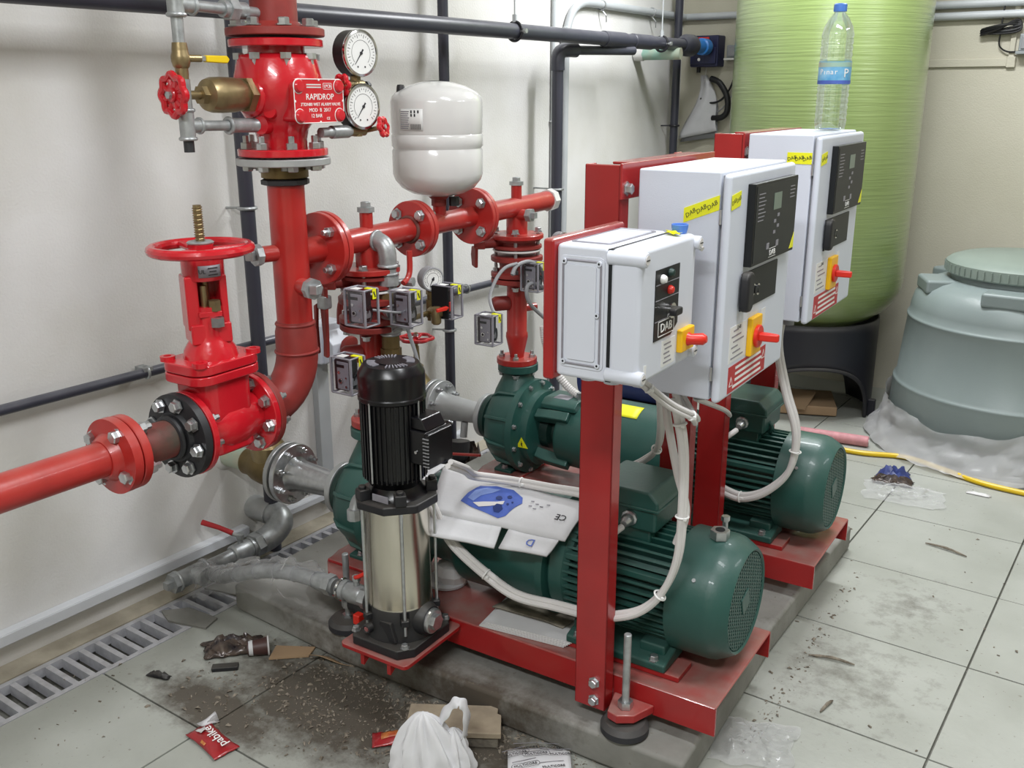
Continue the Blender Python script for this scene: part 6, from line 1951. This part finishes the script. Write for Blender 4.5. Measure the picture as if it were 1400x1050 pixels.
def ex3(t, f):
    for i, (a, b) in enumerate(((.28, .25), (.72, .22), (.45, .55), (.85, .60), (.12, .62), (.30, .86), (.68, .86))):
        o = f(a, b) + V(0, 0, .006)
        ex = (f(min(a + .1, 1), min(b + .03, 1)) - f(a, b)).normalized()
        ey = V(0, 0, 1).cross(ex)
        t.text('MULTICORE', .0105, o, ex, ey, 'black_print', h=.0004)
        if i % 2 == 0:
            t.p('printed_oval', MB().tube([o + ex * p + ey * q for p, q in rrect(.070, .016, .0078, 4)], .0006, 4, closed=True), 'black_print')
        t.p('print_line', MB().prism([(-.03, 0), (.03, 0), (.03, .0016), (-.03, .0016)], o + ey * .016, ex, ey, (0, 0, .0005)), 'switch_grey')


def packet2(name, label, cx, cy, ang, L, Wd, m, extra):
    t = T(name, label, 'wrapper', (cx, cy, 0), 'W')
    ca, sa = math.cos(ang), math.sin(ang)

    def f(a, b):
        x, y = (a - .5) * L, (b - .5) * Wd
        z = .012 + .022 * math.sin(PI * b) ** .6 + .008 * math.sin(PI * a) + .003 * N3((a * 4, b * 4, 7), 1.3, 2)
        return V(cx + x * ca - y * sa, cy + x * sa + y * ca, z)
    t.p('paper', MB().grid(f, 14, 12), m, sol=.0012, smooth=R(50))
    t.p('underside', MB().grid(lambda a, b: (lambda p: V(p.x, p.y, .004))(f(.05 + .9 * a, .05 + .9 * b)), 6, 6), m, sol=.001)
    extra(t, f)


packet2('printed_wrapper', 'white paper wrapper with slanted black print by the plinth', -1.095, 1.655, .62, .155, .115, 'plastic_white', ex3)

solo('plastic_film', 'shiny clear film lying on the tiles before the near plinth corner', 'film', crumple(-.70, 2.06, .20, .19, .022, 41, 26, 24, 2.2, .3), 'film', (-.70, 2.06, 0), 'W', smooth=R(20))
solo('plastic_film', 'shiny clear film on the tiles below the blue wrapper', 'film', crumple(-.80, 3.93, .30, .20, .035, 51, 22, 16, 1.6, .1), 'film', (-.80, 3.93, 0), 'W', smooth=R(30))
t = T('sweet_wrapper', 'crumpled blue and brown wrapper on the tiles near the yellow hose', 'wrapper', (-.88, 4.08, 0), 'W')
t.p('blue_foil', crumple(-.885, 4.10, .13, .10, .06, 61, 14, 12, .8, .2), 'wrapper_blue', sol=.0015, smooth=R(25))
t.p('brown_foil', crumple(-.875, 4.045, .16, .07, .04, 66, 12, 8, 1.5, .15), 'foil_dark', sol=.0015, smooth=R(25))
solo('dark_bag', 'dark crumpled wrapper lying at the wall behind the pumps', 'wrapper', crumple(-2.44, 3.10, .16, .14, .15, 71, 14, 12, 1.3, .3), 'foil_dark', (-2.44, 3.1, 0), 'W', sol=.002, smooth=R(25))
solo('pipe_offcut', 'black pipe elbow lying at the wall beside the dark wrapper', 'pipe', MB().tube(spline([(-2.52, 2.98, .05), (-2.47, 3.0, .06), (-2.43, 3.02, .11), (-2.43, 3.03, .17)], 5), .045, 14), 'black_plastic', (-2.46, 3.0, 0), 'W')
solo('red_rod', 'thin red lever or rod lying level behind the jockey box', 'rod', MB().cyl(S(-1.46, .93, .25) * 1, S(-1.33, .96, .26), .006, n=10), 'pipe_red', S(-1.4, .95, .25), 'W')
for i, (lab, x, y, a, L) in enumerate((('thin brown twig on the clean tile right of the motors', -.545, 3.50, -.2, .15), ('short twig beside the nearer base corner', -.60, 2.32, 1.4, .07), ('flat brown bark strip beside the plinth side', -.66, 2.55, .2, .13))):
    ca, sa = math.cos(a), math.sin(a)
    solo('twig', lab, 'twig', MB().tube(spline([(x - L / 2 * ca, y - L / 2 * sa, .004), (x, y + .006, .008), (x + L / 2 * ca, y + L / 2 * sa, .004)], 4), [.002, .003, .004, .004, .005, .004, .004, .003, .002], 6), 'debris', (x, y, 0), 'W')
solo('paper_bit', 'tiny white paper scrap on the tile between wrapper and grey tank', 'paper', crumple(-.55, 4.12, .09, .03, .008, 81, 6, 4), 'paper', (-.55, 4.12, 0), 'W', sol=.001)

# rubble and grit: uncountable
def grit(label, spots, m, lo, hi, seed):
    rnd = random.Random(seed)
    mb = MB()
    for cx, cy, rx, ry, n in spots:
        for _ in range(n):
            a, r = rnd.random() * 2 * PI, math.sqrt(rnd.random())
            x, y = cx + rx * r * math.cos(a), cy + ry * r * math.sin(a)
            s_ = lo + (hi - lo) * rnd.random() ** 3
            rot = Matrix.Rotation(rnd.random() * 6, 3, 'Z') @ Matrix.Rotation(rnd.random(), 3, 'X')
            k = rnd.random() * .6 + .4
            vs = [V(x, y, s_ * .3) + rot @ V(*q) * s_ for q in ((-1, -.4 * k, -.3), (1, -.5 * k, -.3), (.7, .6 * k, -.3), (-.8, .5 * k, -.2), (.1, 0, .45))]
            mb.add(vs, [(0, 1, 4), (1, 2, 4), (2, 3, 4), (3, 0, 4), (3, 2, 1, 0)])
    o = solo('floor_grit', label, None, mb, m, (0, 0, 0), 'W', kind='stuff', smooth=0)


grit('dark dirt crumbs scattered over the stained tiles', [(-1.62, 1.57, .36, .14, 900), (-1.38, 1.68, .22, .10, 500), (-1.85, 1.42, .3, .12, 260), (-1.75, 1.70, .25, .05, 200), (-1.15, 1.72, .2, .05, 160), (-.72, 2.4, .03, .35, 90), (-.75, 2.9, .025, .3, 50), (-.3, 2.6, .6, .9, 60), (-.3, 3.6, .6, .8, 40), (-2.2, 1.3, .25, .3, 40)], 'debris', .0015, .0095, 3)
grit('pale mortar crumbs scattered along the plinth', [(-1.55, 1.6, .34, .13, 240), (-1.2, 1.72, .3, .06, 260), (-1.9, 1.66, .25, .05, 120), (-.71, 2.4, .04, .35, 50), (-1.42, 1.45, .1, .1, 40)], 'debris_light', .0012, .006, 5)

# repeats share a group
GROUPS = {'end_suction_pump': 'green pump sets on the plinth', 'pump_base': 'red bases of the pump sets', 'panel_stand': 'red panel stands',
          'control_cabinet': 'control cabinets on the red stands', 'pressure_switch': 'pressure switches on the pipework', 'pressure_gauge': 'pressure gauges on the pipework',
          'butterfly_valve': 'butterfly valves over the pumps', 'check_valve': 'check valves over the pumps', 'riser_pipe': 'risers on the pumps',
          'pipe_spool': 'flanged red pipe pieces', 'suction_spool': 'suction cones of the pumps', 'suction_valve': 'suction valves of the pumps',
          'suction_stub': 'suction pipes from the wall', 'vertical_pipe': 'dark vertical pipes on the left wall', 'leveling_foot': 'levelling feet of the pump bases',
          'conduit': 'grey conduits on the walls', 'cable_bundle': 'pale cable bundles', 'grey_cable': 'grey switch cables', 'capillary_tube': 'capillary tubes', 'snack_wrapper': 'snack wrappers on the floor', 'twig': 'twigs on the tiles'}
for o in sc.objects:
    if o.parent is None and 'category' in o:
        gname = GROUPS.get(o.name.split('.')[0])
        if gname:
            o['group'] = gname
